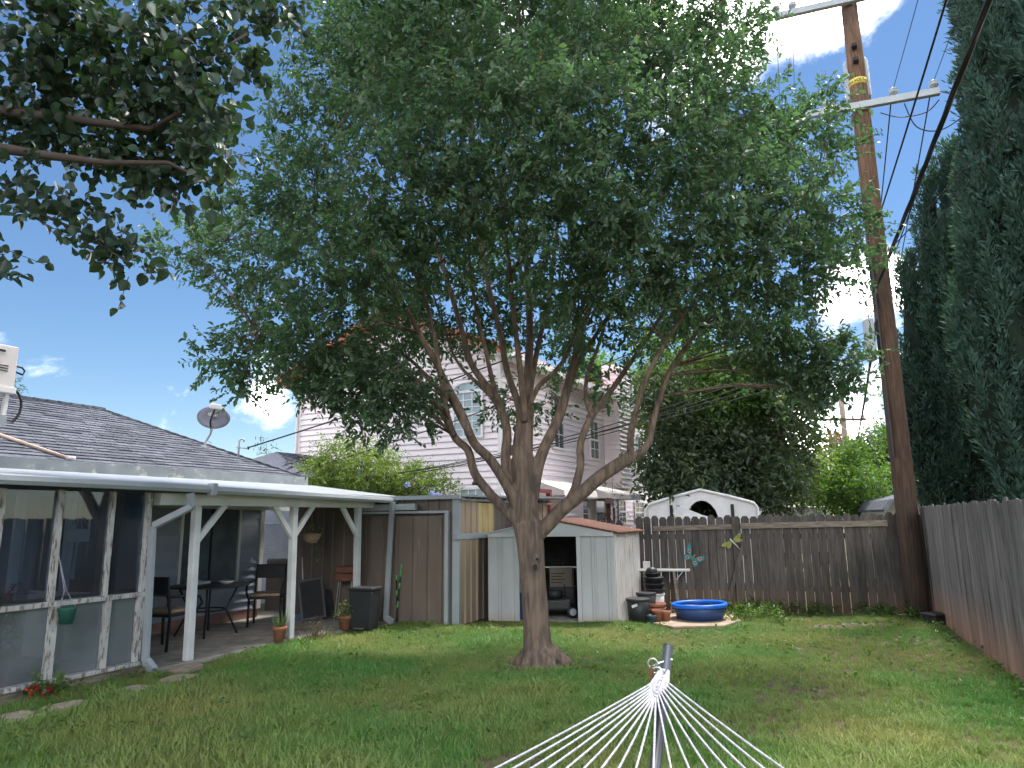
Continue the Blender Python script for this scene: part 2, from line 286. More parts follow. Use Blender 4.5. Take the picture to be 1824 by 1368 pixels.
def lobe_leaves(lobes,per,ll,lw,step=.03,tw=.34,droop=-.15,shape=SH_ELL,upb=.25,spread=1.):
    """twigs spread through each lobe (x,y,z,r), with leaves alternating along them; per = twigs per square metre of r^2"""
    C=[];Rr=[]
    for x,y,z,r in lobes:
        k=max(3,int(per*r*r)); C+=[(x,y,z)]*k; Rr+=[r]*k
    C=np.array(C); Rr=np.array(Rr)[:,None]; n=len(C)
    d=unit(rng.normal(size=(n,3))); rad=rng.random((n,1))**.45; off=d*rad*Rr*.8*np.array([1,1,.82]); st=C+off
    td=unit(d+rng.normal(size=(n,3))*.5+np.array([0,0,upb])); tl=tw*(.6+.7*rng.random((n,1)))
    en=st+td*tl; en[:,2]+=droop*tl[:,0]*.5
    m_=max(2,int(tw/step)); f=(np.arange(m_)+.5)/m_
    P=(st[:,None,:]+(en-st)[:,None,:]*f[None,:,None]); sg=np.where(np.arange(m_)%2==0,1,-1)[None,:,None]
    side=unit(np.cross(td,rng.normal(size=(n,3))))[:,None,:]*sg
    Dl=(td[:,None,:]*.55+side*.9*spread+rng.normal(size=(n,m_,3))*.32); Dl[:,:,2]+=droop
    P=P.reshape(-1,3); Dl=Dl.reshape(-1,3); s=.5+.85*rng.random(len(P))
    V,F=leaves(P,Dl,ll*s,lw*s,shape); return V,F,st,en
def twig_mesh(st,en,r0,r1):
    n=len(st); d=unit(en-st); a=unit(np.cross(d,np.array([.31,.22,.93])+rng.normal(size=(n,3))*.1)); b=np.cross(d,a); V=[]
    for p,r in ((st,r0),(en,r1)):
        for j in range(3):
            t=2.0944*j; V.append(p+(a*math.cos(t)+b*math.sin(t))*r)
    V=np.stack(V,1).reshape(-1,3); i=np.arange(n)[:,None]*6
    F=np.concatenate([i+np.array([j,(j+1)%3,3+(j+1)%3,3+j]) for j in range(3)],1).reshape(-1,4); return V,F
def tree_from(name,label,cat,base,lobes,lm,per,ll,lw,r0=.12,shape=SH_ELL,group=None,step=.05,tw=.4,height=None,bark='twig'):
    """background tree: tapered trunk, a limb to each lobe, leafy crown; base and lobes in world space"""
    t=thing(name,label,cat,base,0,group); b=Vector(base); loc=[(x-b.x,y-b.y,z-b.z,r) for x,y,z,r in lobes]
    mb=MB(); zt=max(l[2] for l in loc); zl=min(l[2]-l[3] for l in loc); h0=max(.3,zl*.8)
    mb.tube([(0,0,-.05),(.02,0,h0*.5),(0,.03,h0),(.03,0,h0+(zt-h0)*.6)],[r0*1.25,r0,r0*.85,r0*.35],8)
    for x,y,z,r in loc:
        mb.tube([(0,0,h0*.9),(x*.4,y*.4,h0+(z-h0)*.55),(x,y,z)],[r0*.45,r0*.3,r0*.08],5)
    mb.build('trunk',M[bark],t,True)
    V,F,_,_=lobe_leaves(loc,per,ll,lw,step,tw,shape=shape); npmesh('crown',V,F,M[lm],t); return t
# ------------------------------------------------------------------ ground
mb=MB(); n=60
xs=[-300,-120,-40]+[ -14+28*i/n for i in range(n+1)]+[40,120,300]; ys=[-200,-60,-10]+[0+20*i/n for i in range(n+1)]+[45,140,500]
gv=[(x,y,(.015*math.sin(x*2.1+y)*math.cos(y*1.7-x*.6) if abs(x)<13 and 2<y<12 else 0)-.004) for y in ys for x in xs]; k=len(xs)
mb.add(gv,[(j*k+i,j*k+i+1,(j+1)*k+i+1,(j+1)*k+i) for j in range(len(ys)-1) for i in range(k-1)])
struct(mb.build('ground',M['soil'],None,True))
mb=MB(); P=[PF.w(*q) for q in ((1.46,-.1),(2.2,-.12),(3.7,-.06),(4.9,-.28),(5.75,-.55),(6.9,-.5),(7.2,.9),(6.2,2.6),(1.46,2.3))]
mb.prism([(p.x,p.y) for p in P],.055); struct(mb.build('patio_slab',M['concrete'],None,False,.012))
pad=[G(*q) for q in ((1160,1112),(1200,1120),(1290,1118),(1320,1108),(1300,1094),(1200,1090),(1150,1098))]
mb=MB().prism([(p.x,p.y) for p in pad],.035); struct(mb.build('concrete_pad',M['pad'],None,False,.01))
# ------------------------------------------------------------------ left house: siding, hip roof, window, sunroom door
plank=MB().add([(0,0,0),(1,0,0),(1,.010,.125),(0,.010,.125),(0,-.026,-.004),(1,-.026,-.004)],[(4,5,2,3),(0,4,3),(1,2,5),(0,1,5,4),(0,3,2,1)])
def planks(par,F0,mat,name='siding_plank',h=.125):
    me=plank.mesh(name); me.materials.append(mat); out=[]
    for (x,y,z,L,rz) in F0:
        o=bpy.data.objects.new(name,me); COL.objects.link(o); o.parent=par; o.location=(x,y,z); o.scale=(L,1,h/.125); o.rotation_euler=(0,0,rz); out.append(o)
    return out
H=fthing('grey_house','single storey house with grey blue lap siding under the shingle roof','house',PF)
WY=2.1
MB().box(-3.6,5.28,WY+.03,WY+5.2,0,2.42).build('wall',M['siding_h'],H)
MB().box(-3.6,5.27,WY-.005,WY+.028,0,.22).build('foundation',M['found'],H)
planks(H,[(-3.6,WY+.01,.22+.125*i,8.82,0) for i in range(17)],M['siding_h'])
planks(H,[(5.292,WY+.06,.22+.125*i,5.0,math.pi/2) for i in range(17)],M['siding_h'])
MB().box(5.22,5.31,WY-.035,WY+.06,.2,2.38).build('corner_trim',M['trim'],H)
w=MB(); x0,x1,z0,z1=3.62,4.72,.70,1.98
for a in ((x0-.05,x0,z0-.05,z1+.05),(x1,x1+.05,z0-.05,z1+.05),(x0,x1,z0-.05,z0),(x0,x1,z1,z1+.05)): w.box(a[0],a[1],WY-.05,WY+.01,a[2],a[3])
wf=w.build('window',M['trim'],H)
for i in range(2):
    MB().box(x0+.55*i+.015,x0+.55*i+.535,WY-.026,WY-.018,z0+.01,z1-.01).build('pane',M['wglass'],wf)
MB().box(x0+.535,x0+.565,WY-.045,WY-.02,z0,z1).build('mullion',M['black'],wf)
d=MB().box(2.10,2.88,WY-.05,WY-.005,.1,2.02).build('door',M['trim'],H)
MB().box(2.2,2.78,WY-.062,WY-.052,.72,1.88).build('door_glass',M['wglass'],d)
MB().box(2.2,2.78,WY-.075,WY-.064,1.28,1.32).build('crossbar',M['trim'],d)
MB().box(2.80,2.86,WY-.10,WY-.052,1.12,1.30).build('handle',M['black'],d)
MB().box(2.24,2.70,WY-.072,WY-.064,1.68,1.82).build('notice',M['cream'],d)
# roof with shingle tabs
EY,EZ,RY,RZ=1.6,2.42,4.5,3.64; EX1,RX1,EX0=5.75,3.72,-4.2
rf=MB(); rf.add([(EX0,EY,EZ),(EX1,EY,EZ),(RX1,RY,RZ),(EX0,RY,RZ),(EX1,2*RY-EY,EZ),(EX0,2*RY-EY,EZ),(EX0,EY,EZ-.1),(EX1,EY,EZ-.1),(EX1,2*RY-EY,EZ-.1),(EX0,2*RY-EY,EZ-.1)],[(0,1,2,3),(1,4,2),(2,4,5,3),(6,9,8,7),(0,6,7,1),(1,7,8,4),(4,8,9,5),(0,3,5,9,6)])
roof=rf.build('roof',M['shingle'],H)
def shingles(par,mat,o,ax,dn,wid,slope,inside,tab=.30,exp=.135,th=.012):
    o=Vector(o); ax=Vector(ax).normalized(); dn=Vector(dn).normalized(); nr=ax.cross(dn); nr=-nr if nr.z<0 else nr; mb=MB(); row=0; s=0
    while s<slope:
        off=random.random()*tab; a=-off
        while a<wid:
            wd=tab*random.choice((.7,1,1,1.25)); c=o+ax*(a+wd/2)+dn*(s+exp/2)
            if inside(a+wd/2,s+exp*.5):
                h=th*random.uniform(.7,1.5); p=[o+ax*(a+.004)+dn*s+nr*.002,o+ax*(a+wd-.004)+dn*s+nr*.002,o+ax*(a+wd-.004)+dn*(s+exp+.02)+nr*(h+.004),o+ax*(a+.004)+dn*(s+exp+.02)+nr*(h+.004)]
                q=[p[2]-nr*h,p[3]-nr*h]; mb.add(p+q,[(0,3,2,1),(2,3,5,4)])
            a+=wd
        s+=exp; row+=1
    return stuff(mb.build('shingles',mat,par))
sl_=math.hypot(RY-EY,RZ-EZ)
shingles(roof,M['shingle'],(EX0,RY,RZ+.004),(1,0,0),(0,-(RY-EY),-(RZ-EZ)),EX1-EX0,sl_-.05,lambda a,s:a<(RX1-EX0)+(EX1-RX1)*s/sl_-.05)
rc=MB()
for i in range(22):
    f=i/22; p=Vector((RX1,RY,RZ)).lerp(Vector((EX1,EY,EZ)),f); q=Vector((RX1,RY,RZ)).lerp(Vector((EX1,EY,EZ)),f+.055); rc.bar(p+Vector((0,0,-.012)),q+Vector((0,0,.004)),.17,.05)
for i in range(40):
    a=EX0+(RX1-EX0)*i/40; rc.bar((a,RY,RZ+.006),(a+.24,RY,RZ-.002),.2,.04)
stuff(rc.build('ridge_caps',M['shingle'],roof))
MB().box(EX0,EX1+.02,EY-.06,EY-.012,2.22,2.44).build('flashing',M['flash'],roof)
# far low roof beyond the hip
B2=fthing('neighbour_house','low far house with dark shingle roof seen past the dish','house',PF,9.4,4.6)
MB().box(-2.2,2.4,-1.6,2,0,2.5).build('wall',M['siding_h'],B2)
r2=MB().add([(-2.5,-2.,2.5),(2.7,-2.,2.5),(2.7,2.3,2.5),(-2.5,2.3,2.5),(-1.2,.1,3.25),(1.4,.1,3.25)],[(0,1,5,4),(1,2,5),(2,3,4,5),(3,0,4),(3,2,1,0)]).build('roof',M['shingle'],B2)
shingles(r2,M['shingle'],(-2.5,.1,3.26),(1,0,0),(0,-2.1,-.75),5.2,2.2,lambda a,s:1.3*(1-s/2.23)<a<5.2-1.3*(1-s/2.23))
# ------------------------------------------------------------------ sunroom
SR=fthing('sunroom','white framed glazed sunroom with peeling paint along the patio','sunroom',PF)
SX0,SX1=-3.2,1.46; GZ=2.0
MB().box(SX0,SX1,-.03,.03,.0,.115).build('base_plank',M['wood_grey'],SR)
MB().box(SX0,SX1-.01,-.07,.08,.118,.16).build('sill',M['wpeel'],SR,False,.006)
MB().box(SX0,SX1+.02,.035,2.05,-.01,.09).build('floor',M['concrete'],SR)
MB().box(SX0,SX1-.01,-.045,.04,.85,.90).build('mid_rail',M['wpeel'],SR,False,.005)
ups=[(-2.55,.07),(-1.35,.07),(-.17,.06),(.39,.06),(.96,.045),(1.40,.06)]
for i,(x,wd) in enumerate(ups):
    MB().box(x-wd/2,x+wd/2,-.04,.04,.90,GZ).build('post',M['wpeel'] if i>1 else M['wpaint'],SR,False,.004)
    MB().box(x-wd/2-.01+(.05 if i<5 else 0),x+wd/2+.01+(.05 if i<5 else 0),-.035,.035,.16,.85).build('lower_post',M['wpeel'],SR,False,.004)
xs=[a for a,_ in ups]
for i in range(len(xs)-1):
    MB().box(xs[i]+.025,xs[i+1]-.025,.004,.009,.905,GZ-.01).build('pane',M['glass'],SR)
    MB().box(xs[i]+.08,xs[i+1]+.01,.012,.017,.165,.845).build('lower_pane',M['haze'],SR)
for x in (-1.9,-.55,.62,1.2):
    MB().box(x,x+.09,1.1,1.16,.09,2.02).build('inner_post',M['trim'],SR)
MB().box(1.40,1.44,.05,2.05,.09,.85).build('end_panel',M['wpaint'],SR); MB().box(1.41,1.418,.05,2.05,.86,2.0).build('end_pane',M['glass'],SR)
# ------------------------------------------------------------------ patio cover
PC=fthing('patio_cover','low white patio cover on white posts along the grey house','patio cover',PF)
MB().add([(SX0,-.33,2.085),(6.0,-.33,2.05),(6.0,1.62,2.30),(SX0,1.62,2.32),(SX0,-.33,2.06),(6.0,-.33,2.025),(6.0,1.62,2.27),(SX0,1.62,2.29)],[(0,1,2,3),(7,6,5,4),(0,4,5,1),(1,5,6,2),(2,6,7,3),(3,7,4,0)]).build('roof_sheet',M['gutter'],PC)
def gut(x0,x1,z0,z1,dy=0):
    prof=[(-.355,.118),(-.36,.112),(-.41,.106),(-.42,.06),(-.395,.024),(-.34,.024),(-.34,.118)]
    mb=MB(); mb.add([(x0,y+dy,z0-.13+z) for y,z in prof]+[(x1,y+dy,z1-.13+z) for y,z in prof],[tuple(range(6,-1,-1)),tuple(range(7,14))]+[(i,(i+1)%7,7+(i+1)%7,7+i) for i in range(7)]); return mb
gut(SX0,1.95,2.14,2.11).build('gutter',M['gutter'],PC); gut(1.965,6.0,2.10,2.04).build('gutter',M['gutter'],PC)
MB().box(1.925,1.99,-.435,-.335,1.97,2.115).build('gutter_joint',M['gutter'],PC)
MB().box(1.5,5.6,-.08,.04,1.86,2.0).build('beam',M['wpaint'],PC,False,.006)
for x,y,b in ((2.09,-.02,0),(3.79,-.01,1),(5.28,.0,1)):
    MB().add([(x-.045,y-.045,.05),(x+.045,y-.045,.05),(x+.045,y+.045,.05),(x-.045,y+.045,.05),(x-.075,y-.045,1.86),(x+.015,y-.045,1.86),(x+.015,y+.045,1.86),(x-.075,y+.045,1.86)],[(0,3,2,1),(4,5,6,7),(0,1,5,4),(1,2,6,5),(2,3,7,6),(3,0,4,7)]).build('post',M['wpaint'],PC,False,.008)
for (x,y,dx) in ((2.08,-.02,.42),(3.76,-.01,-.4),(3.76,-.01,.4),(5.24,0,-.4)):
    MB().bar((x,y,1.42),(x+dx,y,1.88),.075,.05,(0,1,0)).build('brace',M['wpaint'],PC,False,.005)
MB().bar((2.6,2.02,1.95),(6.4,2.02,1.9),.06,.12).build('ledger',M['wpaint'],PC)
def spout(lab,pts,w=.075,d=.055):
    o=fthing('downspout',lab,'downspout',PF)
    for i in range(len(pts)-1): MB().bar(pts[i],pts[i+1],w,d,(1,0,0)).build('pipe',M['gutter'],o,False,.006)
    return o
a=PF.ony(338,885,-.38); b=PF.ony(340,905,-.36); c=PF.ony(268,935,-.07)
ds=spout('white zigzag downspout at the sunroom corner',[(a.x,-.38,1.99),(b.x,-.38,1.84),(1.43,-.075,1.62),(1.475,-.075,.16)])
MB().bar((1.475,-.075,.17),(1.49,-.21,.06),.085,.07,(1,0,0)).build('elbow',M['gutter'],ds,False,.006)
ds=spout('white leaning downspout between the trash can and brown shed wall',[(5.60,-.43,1.95),(5.44,-.46,.14)],.075,.06)
MB().bar((5.44,-.45,.15),(5.40,-.60,.09),.085,.07,(1,0,0)).build('elbow',M['gutter'],ds,False,.006)
# ------------------------------------------------------------------ brown metal shed
def rib(wid,hgt,pitch=.25,dep=.036,top=None):       # ribbed sheet in xz, facing -y; top(x) optional
    mb=MB(); pr=[]; x=0
    while x<wid-1e-6:
        for dx,yy in ((0,0),(pitch*.62,0),(pitch*.68,-dep),(pitch*.80,-dep),(pitch*.86,0)):
            if x+dx<wid: pr.append((x+dx,yy))
        x+=pitch
    pr.append((wid,0)); k=len(pr); T=top or (lambda q:hgt)
    vs=[(a,b,0) for a,b in pr]+[(a,b,T(a)) for a,b in pr]+[(a,b+.01,0) for a,b in pr]+[(a,b+.01,T(a)) for a,b in pr]
    fs=[]
    for i in range(k-1): fs+=[(i,i+1,k+i+1,k+i),(2*k+i+1,2*k+i,3*k+i,3*k+i+1),(k+i,k+i+1,3*k+i+1,3*k+i)]
    mb.add(vs,fs); return mb
BS0=Vector((-2.64,12.14,0)); BS1=Vector((-.87,11.58,0)); ba=math.atan2(BS1.y-BS0.y,BS1.x-BS0.x); BL=(BS1-BS0).length
BS=thing('metal_shed','brown ribbed metal shed with white trim behind the patio','shed',BS0,ba)
nw=4
for i in range(nw):
    w_=(BL-.12)/nw; rib(w_,1.98,0.235,.036,top=lambda a:1.98).build('wall_panel',M['brownm'],BS,loc=(i*w_,0,.02))
dr=MB().box(.3,1.66,-.085,-.055,.04,1.72).build('sliding_door',M['brownm'],BS)
for i in range(5): rib(.262,1.66,.262,.034).build('door_panel',M['brownm'],dr,loc=(.33+i*.262,-.088,.05))
MB().box(1.64,1.70,-.125,-.05,.03,1.76).build('door_trim',M['gutter'],dr); MB().box(.0,1.70,-.125,-.05,1.762,1.80).build('door_rail',M['gutter'],dr)
MB().box(BL-.12,BL,-.035,.06,0,2.0).build('corner_trim',M['gutter'],BS)
MB().box(-.15,BL+.03,-.09,.02,1.985,2.05).build('roof_trim',M['gutter'],BS)
MB().bar((.0,-.10,1.86),(1.12,-.10,1.87),.12,.10).build('gutter',M['gutter'],BS)
# far side wall in tan, towards the neighbour; a dark wall towards the house
sv=Vector((.423,.906,0)); sa=math.atan2(sv.y,sv.x)-ba
def sidepanel(x0,w_,h,mat,z=.02): 
    p=rib(w_,h,.2,.02).build('side_panel',mat,BS); p.location=Vector((BL,.0,z))+Vector((math.cos(sa),math.sin(sa),0))*x0; p.rotation_euler=(0,0,sa); return p
sidepanel(.03,.62,1.93,M['tanm']); sidepanel(.655,.55,1.38,M['brownm']); sidepanel(1.21,1.3,1.93,M['brownm'])
sidepanel(.655,.55,.52,M['yellm'],1.41); sidepanel(2.52,1.2,1.93,M['tanm'])
MB().bar(Vector((BL,0,1.975))+Vector((math.cos(sa),math.sin(sa),0))*-.02,Vector((BL,0,1.955))+Vector((math.cos(sa),math.sin(sa),0))*3.8,.10,.03).build('side_roof_edge',M['flash'],BS)
ct=MB()
for i in range(19):
    c=Vector((BL,0,1.995))+Vector((math.cos(sa),math.sin(sa),0))*(.1+.2*i); ct.tube([c+Vector((-.25,.1,.01)),c+Vector((.03,-.02,0))],.024,6)
ct.build('roof_ribs',M['flash'],BS)
MB().bar(Vector((BL-.05,-.1,1.385)),Vector((BL,-.06,1.39))+Vector((math.cos(sa),math.sin(sa),0))*2.2+Vector((math.sin(sa),-math.cos(sa),0))*.06,.09,.09).build('side_gutter',M['gutter'],BS)
dv=Vector((-1.25,.75,0)); da=math.atan2(-dv.y,-dv.x)-ba
def darkp(f0,w_,h): 
    q=Matrix.Rotation(-ba,3,'Z')@(dv*f0); p=rib(w_,h,.22,.02).build('back_panel',M['brownm'],BS); p.location=q; p.rotation_euler=(0,0,da); return p
for i in range(3): darkp((i+1)/3,1.458/3,1.95)
MB().add([(-1.4,.9,2.03),(BL+.05,-.03,2.05),(BL+1.6,3.5,2.06),(-.2,4.4,2.06),(-1.4,.9,2.0),(BL+.05,-.03,2.02),(BL+1.6,3.5,2.03),(-.2,4.4,2.03)],[(0,1,2,3),(7,6,5,4),(0,4,5,1),(1,5,6,2),(2,6,7,3),(3,7,4,0)]).build('roof',M['flash'],BS)
# ------------------------------------------------------------------ white metal garden shed
W0=Vector((-.43,12.02,0)); W1=Vector((1.62,11.68,0)); wa=math.atan2(W1.y-W0.y,W1.x-W0.x); WL=(W1-W0).length
WS=thing('garden_shed','small white metal garden shed with open doorway and rusty roof edge','shed',W0,wa)
EH,PH=1.39,1.60
def gab(x): return EH+(PH-EH)*(1-abs(x-WL*.5)/(WL*.5))
d0,d1=.52,1.47
for x0,x1 in ((0,.26),(.263,d0)): rib(x1-x0,EH,.26,.02).build('front_panel',M['whitem'],WS,loc=(x0,0,.02))
for x0,x1 in ((d1+.07,d1+.32),(d1+.323,WL)): rib(x1-x0,EH,.26,.02).build('front_panel',M['whitem'],WS,loc=(x0,0,.02))
MB().box(d1,d1+.068,-.035,.03,.02,EH).build('door_jamb',M['whitem'],WS); MB().box(d0-.05,d0,-.03,.03,.02,EH).build('door_jamb',M['whitem'],WS)
MB().prism([(0,0),(WL,0),(WL*.5,PH-EH)],.02,Matrix.Translation((0,.0,EH+.022))@Matrix.Rotation(math.pi/2,4,'X')).build('gable',M['whitem'],WS)
MB().box(0,WL,-.045,-.022,EH-.03,EH+.03).build('header',M['whitem'],WS)
ssa=sa+ba-wa; sdx=Vector((math.cos(ssa),math.sin(ssa),0))
for i in range(3):
    p=rib(.5,EH-.01,.125,.025).build('side_panel',M['rustym'],WS); p.location=Vector((WL,0,.02))+sdx*(.5*i); p.rotation_euler=(0,0,ssa)
    p=rib(.5,EH-.01,.125,.025).build('side_panel',M['whitem'],WS); p.location=Vector((0,.02,.02))+sdx*(.5*i); p.rotation_euler=(0,0,ssa)
bk=sdx*1.5
p=MB().box(0,WL,0,.02,0,1.4).build('back_wall',M['dark'],WS); p.location=bk  # dark colour puts the shed's inner shade on this wall
def rfs(x0,z0,x1,z1):
    mb=MB(); a=Vector((x0,-.06,z0)); b=Vector((x1,-.06,z1)); q=sdx*1.58; up=Vector((0,0,.02)); mb.add([a,b,b+q,a+q,a+up,b+up,b+q+up,a+q+up],[(0,3,2,1),(4,5,6,7),(0,1,5,4),(1,2,6,5),(2,3,7,6),(3,0,4,7)]); return mb
rfs(-.06,EH+.015,WL*.5,PH+.03).build('roof_sheet',M['whitem'],WS); rfs(WL*.5,PH+.03,WL+.1,EH+.015).build('roof_sheet',M['rust'],WS)
rr=MB()
for i in range(14):
    f=i/13; a=Vector((WL*.5,0,PH+.052)).lerp(Vector((WL+.1,0,EH+.037)),f); rr.tube([a+Vector((0,-.075,0)),a+sdx*1.58],.008,6)
rr.build('roof_ridges',M['rust'],WS)
rg=MB()
for i in range(12):
    c=Vector((WL+.09,-.05,EH+.03))+sdx*(.13*i); rg.tube([c,c+Vector((.03,-.01,-.015))],.02,6)
rg.build('rusty_edge',M['rust'],WS)
MB().box(.1,WL-.1,.05,1.4,.0,.03).build('floor',M['concrete'],WS)
MB().box(d0+.02,d1-.02,.9,.93,.80,.82).build('shelf',M['steel'],WS)
# ------------------------------------------------------------------ fences
def dogear(w,h,t=.018): return MB().prism([(0,0),(w,0),(w,h-.05),(w-.035,h),(.035,h),(0,h-.05)],t,Matrix.Rotation(math.pi/2,4,'X'))
def board(par,x,z,w,h,mat,lean=0,dy=0,ry=0,flat=False):
    mb=dogear(w,h) if not flat else MB().prism([(0,0),(w,0),(w,h-.004),(w*.5,h),(0,h-.008)],.018,Matrix.Rotation(math.pi/2,4,'X'))
    o=mb.build('fence_board',mat,par); o.location=(x,dy,z); o.rotation_euler=(0,ry,0); return o
F0=Vector((2.28,13.42,0)); F1=Vector((7.08,12.14,0)); fa=math.atan2(F1.y-F0.y,F1.x-F0.x); FL=(F1-F0).length
BF=thing('back_fence','weathered brown dog eared board fence across the back of the lawn','fence',F0,fa)
x=0; i=0
while x<FL-.1:
    wd=random.uniform(.128,.142); ry=R_(random.uniform(-.25,.25))+max(0,(x-FL*.72)/FL)*-.14
    board(BF,x,random.uniform(-.02,.01),wd,1.66+random.uniform(-.012,.012)+.012*x/FL*2,M['fence'],dy=random.uniform(-.004,.004),ry=ry)
    x+=wd+random.choice((.003,.004,.006,.007,.010,.013)); i+=1
def L2(u,v):                                          # a pixel on the fence plane, in fence coordinates
    Ff=Frame(F0,fa); return Ff.ony(u,v,-.03)
for (ua,va,ub,vb,h) in ((1163,942,1306,938,.09),(1318,937,1580,932,.10)):
    a=L2(ua,va); b=L2(ub,vb); MB().bar((a.x,-.042,a.z),(b.x,-.042,b.z),.045,h).build('top_rail',M['wood_grey'],BF,False,.004)
a=L2(1313,1000); MB().box(a.x-.05,a.x+.045,-.075,-.02,0,1.645).build('post',M['fence'],BF,False,.004)
a=L2(1325,965); b=L2(1294,1085); MB().bar((a.x,-.09,a.z),(b.x,-.05,b.z),.075,.025,(0,1,0)).build('diagonal_brace',M['fence'],BF,False,.003)
MB().box(.0,FL,.022,.06,.35,.44).build('back_rail',M['fence'],BF); MB().box(.0,FL,.022,.06,1.25,1.34).build('back_rail',M['fence'],BF)
BF2=thing('back_fence','darker fence stretch with dog eared tops rising behind the garden shed','fence',F0+Vector((-3.7,1.25,0)),fa)
for i in range(24): board(BF2,i*.152,0,.14,1.60+random.uniform(-.01,.01),M['fence'],dy=random.uniform(-.004,.004),ry=R_(random.uniform(-.3,.3)))
MB().box(0,3.66,-.06,-.02,1.40,1.49).build('top_rail',M['fence'],BF2)
Q0=Vector((7.0,12.30,0)); Q1=Vector((4.0,4.85,0)); qa=math.atan2(Q1.y-Q0.y,Q1.x-Q0.x); QL=(Q1-Q0).length
RF=thing('side_fence','tall blue grey board fence running along the right edge of the lawn','fence',Q0,qa)
x=0
while x<QL:
    wd=random.uniform(.085,.145); o=board(RF,x,random.uniform(-.03,0),wd,1.80+random.uniform(-.02,.015),M['fenceR'],dy=random.uniform(-.012,.012),ry=R_(random.uniform(-.5,.5)),flat=True); x+=wd+random.choice((.002,.003,.004,.008))
for z in (.4,1.35): MB().box(0,QL,.03,.07,z,z+.09).build('rail',M['fenceR'],RF)
# ------------------------------------------------------------------ pink two storey house
PH_=fthing('pink_house','two storey pink house with white lap siding and red tiled roof','house',HF)
LX,LY,EZ2,RZ2=11.,6.1,5.45,6.72
MB().box(.03,LX,.03,LY-.03,0,EZ2).build('wall',M['pink'],PH_)
MB().prism([(.03,EZ2),(LY-.03,EZ2),(LY/2,RZ2-.08)],.1,Matrix(((0,0,1,.03),(1,0,0,0),(0,1,0,0),(0,0,0,1)))).build('gable',M['pink'],PH_)
nr_=38; hh=EZ2/nr_
planks(PH_,[(0,.012,hh*i,LX,0) for i in range(nr_)],M['pink'],h=hh)
planks(PH_,[(.012,LY,hh*i,LY,-math.pi/2) for i in range(nr_)],M['pink'],h=hh)
for i in range(8):
    z=EZ2+hh*i; f=1-(z+hh*.6-EZ2)/(RZ2-EZ2)
    if f>.06: planks(PH_,[(.012,LY/2+LY/2*f,z,LY*f,-math.pi/2)],M['pink'],h=hh)
for x,y in ((-.02,-.02),(LX-.05,-.02),(-.02,LY-.07)): MB().box(x,x+.09,y,y+.09,0,EZ2).build('corner_board',M['ptrim'],PH_)
OH=.42; sp=(RZ2-EZ2)/(LY/2)
def slope(y0,y1): 
    z=lambda y:EZ2+.06+sp*(LY/2-abs(y-LY/2)); return [(-OH,y0,z(y0)),(LX+.3,y0,z(y0)),(LX+.3,y1,z(y1)),(-OH,y1,z(y1))]
def slab(vs,t=.09): return MB().add(vs+[(a,b,c-t) for a,b,c in vs],[(0,1,2,3),(7,6,5,4),(0,4,5,1),(1,5,6,2),(2,6,7,3),(3,7,4,0)])
z=lambda y:EZ2+.06+sp*(LY/2-abs(y-LY/2))
rp=slab([(-OH,-OH,z(-OH)),(LX+.3,-OH,z(-OH)),(LX+.3,LY/2,z(LY/2)),(-OH,LY/2,z(LY/2))]).build('roof',M['redtile'],PH_)
slab([(-OH,LY/2,z(LY/2)),(LX+.3,LY/2,z(LY/2)),(LX+.3,LY+OH,z(-OH)),(-OH,LY+OH,z(-OH))]).build('roof',M['redtile'],PH_)
tl=MB()
for j in range(13):
    for i in range(38):
        y=-OH+j*.27; zz=z(y); x=-OH+i*.31; tl.add([(x,y,zz+.05),(x+.15,y,zz+.085),(x+.3,y,zz+.05),(x+.3,y+.29,z(y+.29)+.02),(x+.15,y+.29,z(y+.29)+.05),(x,y+.29,z(y+.29)+.02),(x,y,zz),(x+.3,y,zz)],[(0,1,4,5),(1,2,3,4),(6,7,2,1,0)])
stuff(tl.build('roof_tiles',M['redtile'],rp))
for s in (0,1):
    y0,y1=(-OH,LY/2) if s==0 else (LY+OH,LY/2); MB().bar((-OH-.03,y0,z(y0)-.03),(-OH-.03,y1,z(y1)-.03),.03,.20).build('barge_board',M['redtile'] if s else M['redtile'],PH_)
MB().box(-OH+.05,LX+.2,-OH+.02,-.02,EZ2-.2,EZ2-.16).build('soffit',M['ptrim'],PH_); MB().box(-OH,LX+.25,-OH-.1,-OH-.005,EZ2-.27,EZ2-.11).build('gutter',M['ptrim'],PH_)
MB().box(-OH,.3,LY+OH+.002,LY+OH+.1,EZ2-.27,EZ2-.11).build('gutter',M['ptrim'],PH_)
MB().tube([(-.05,LY+.35,EZ2-.3),(-.05,LY+.02,EZ2-.45),(-.05,LY+.04,.1)],.04,6).build('downspout',M['ptrim'],PH_)
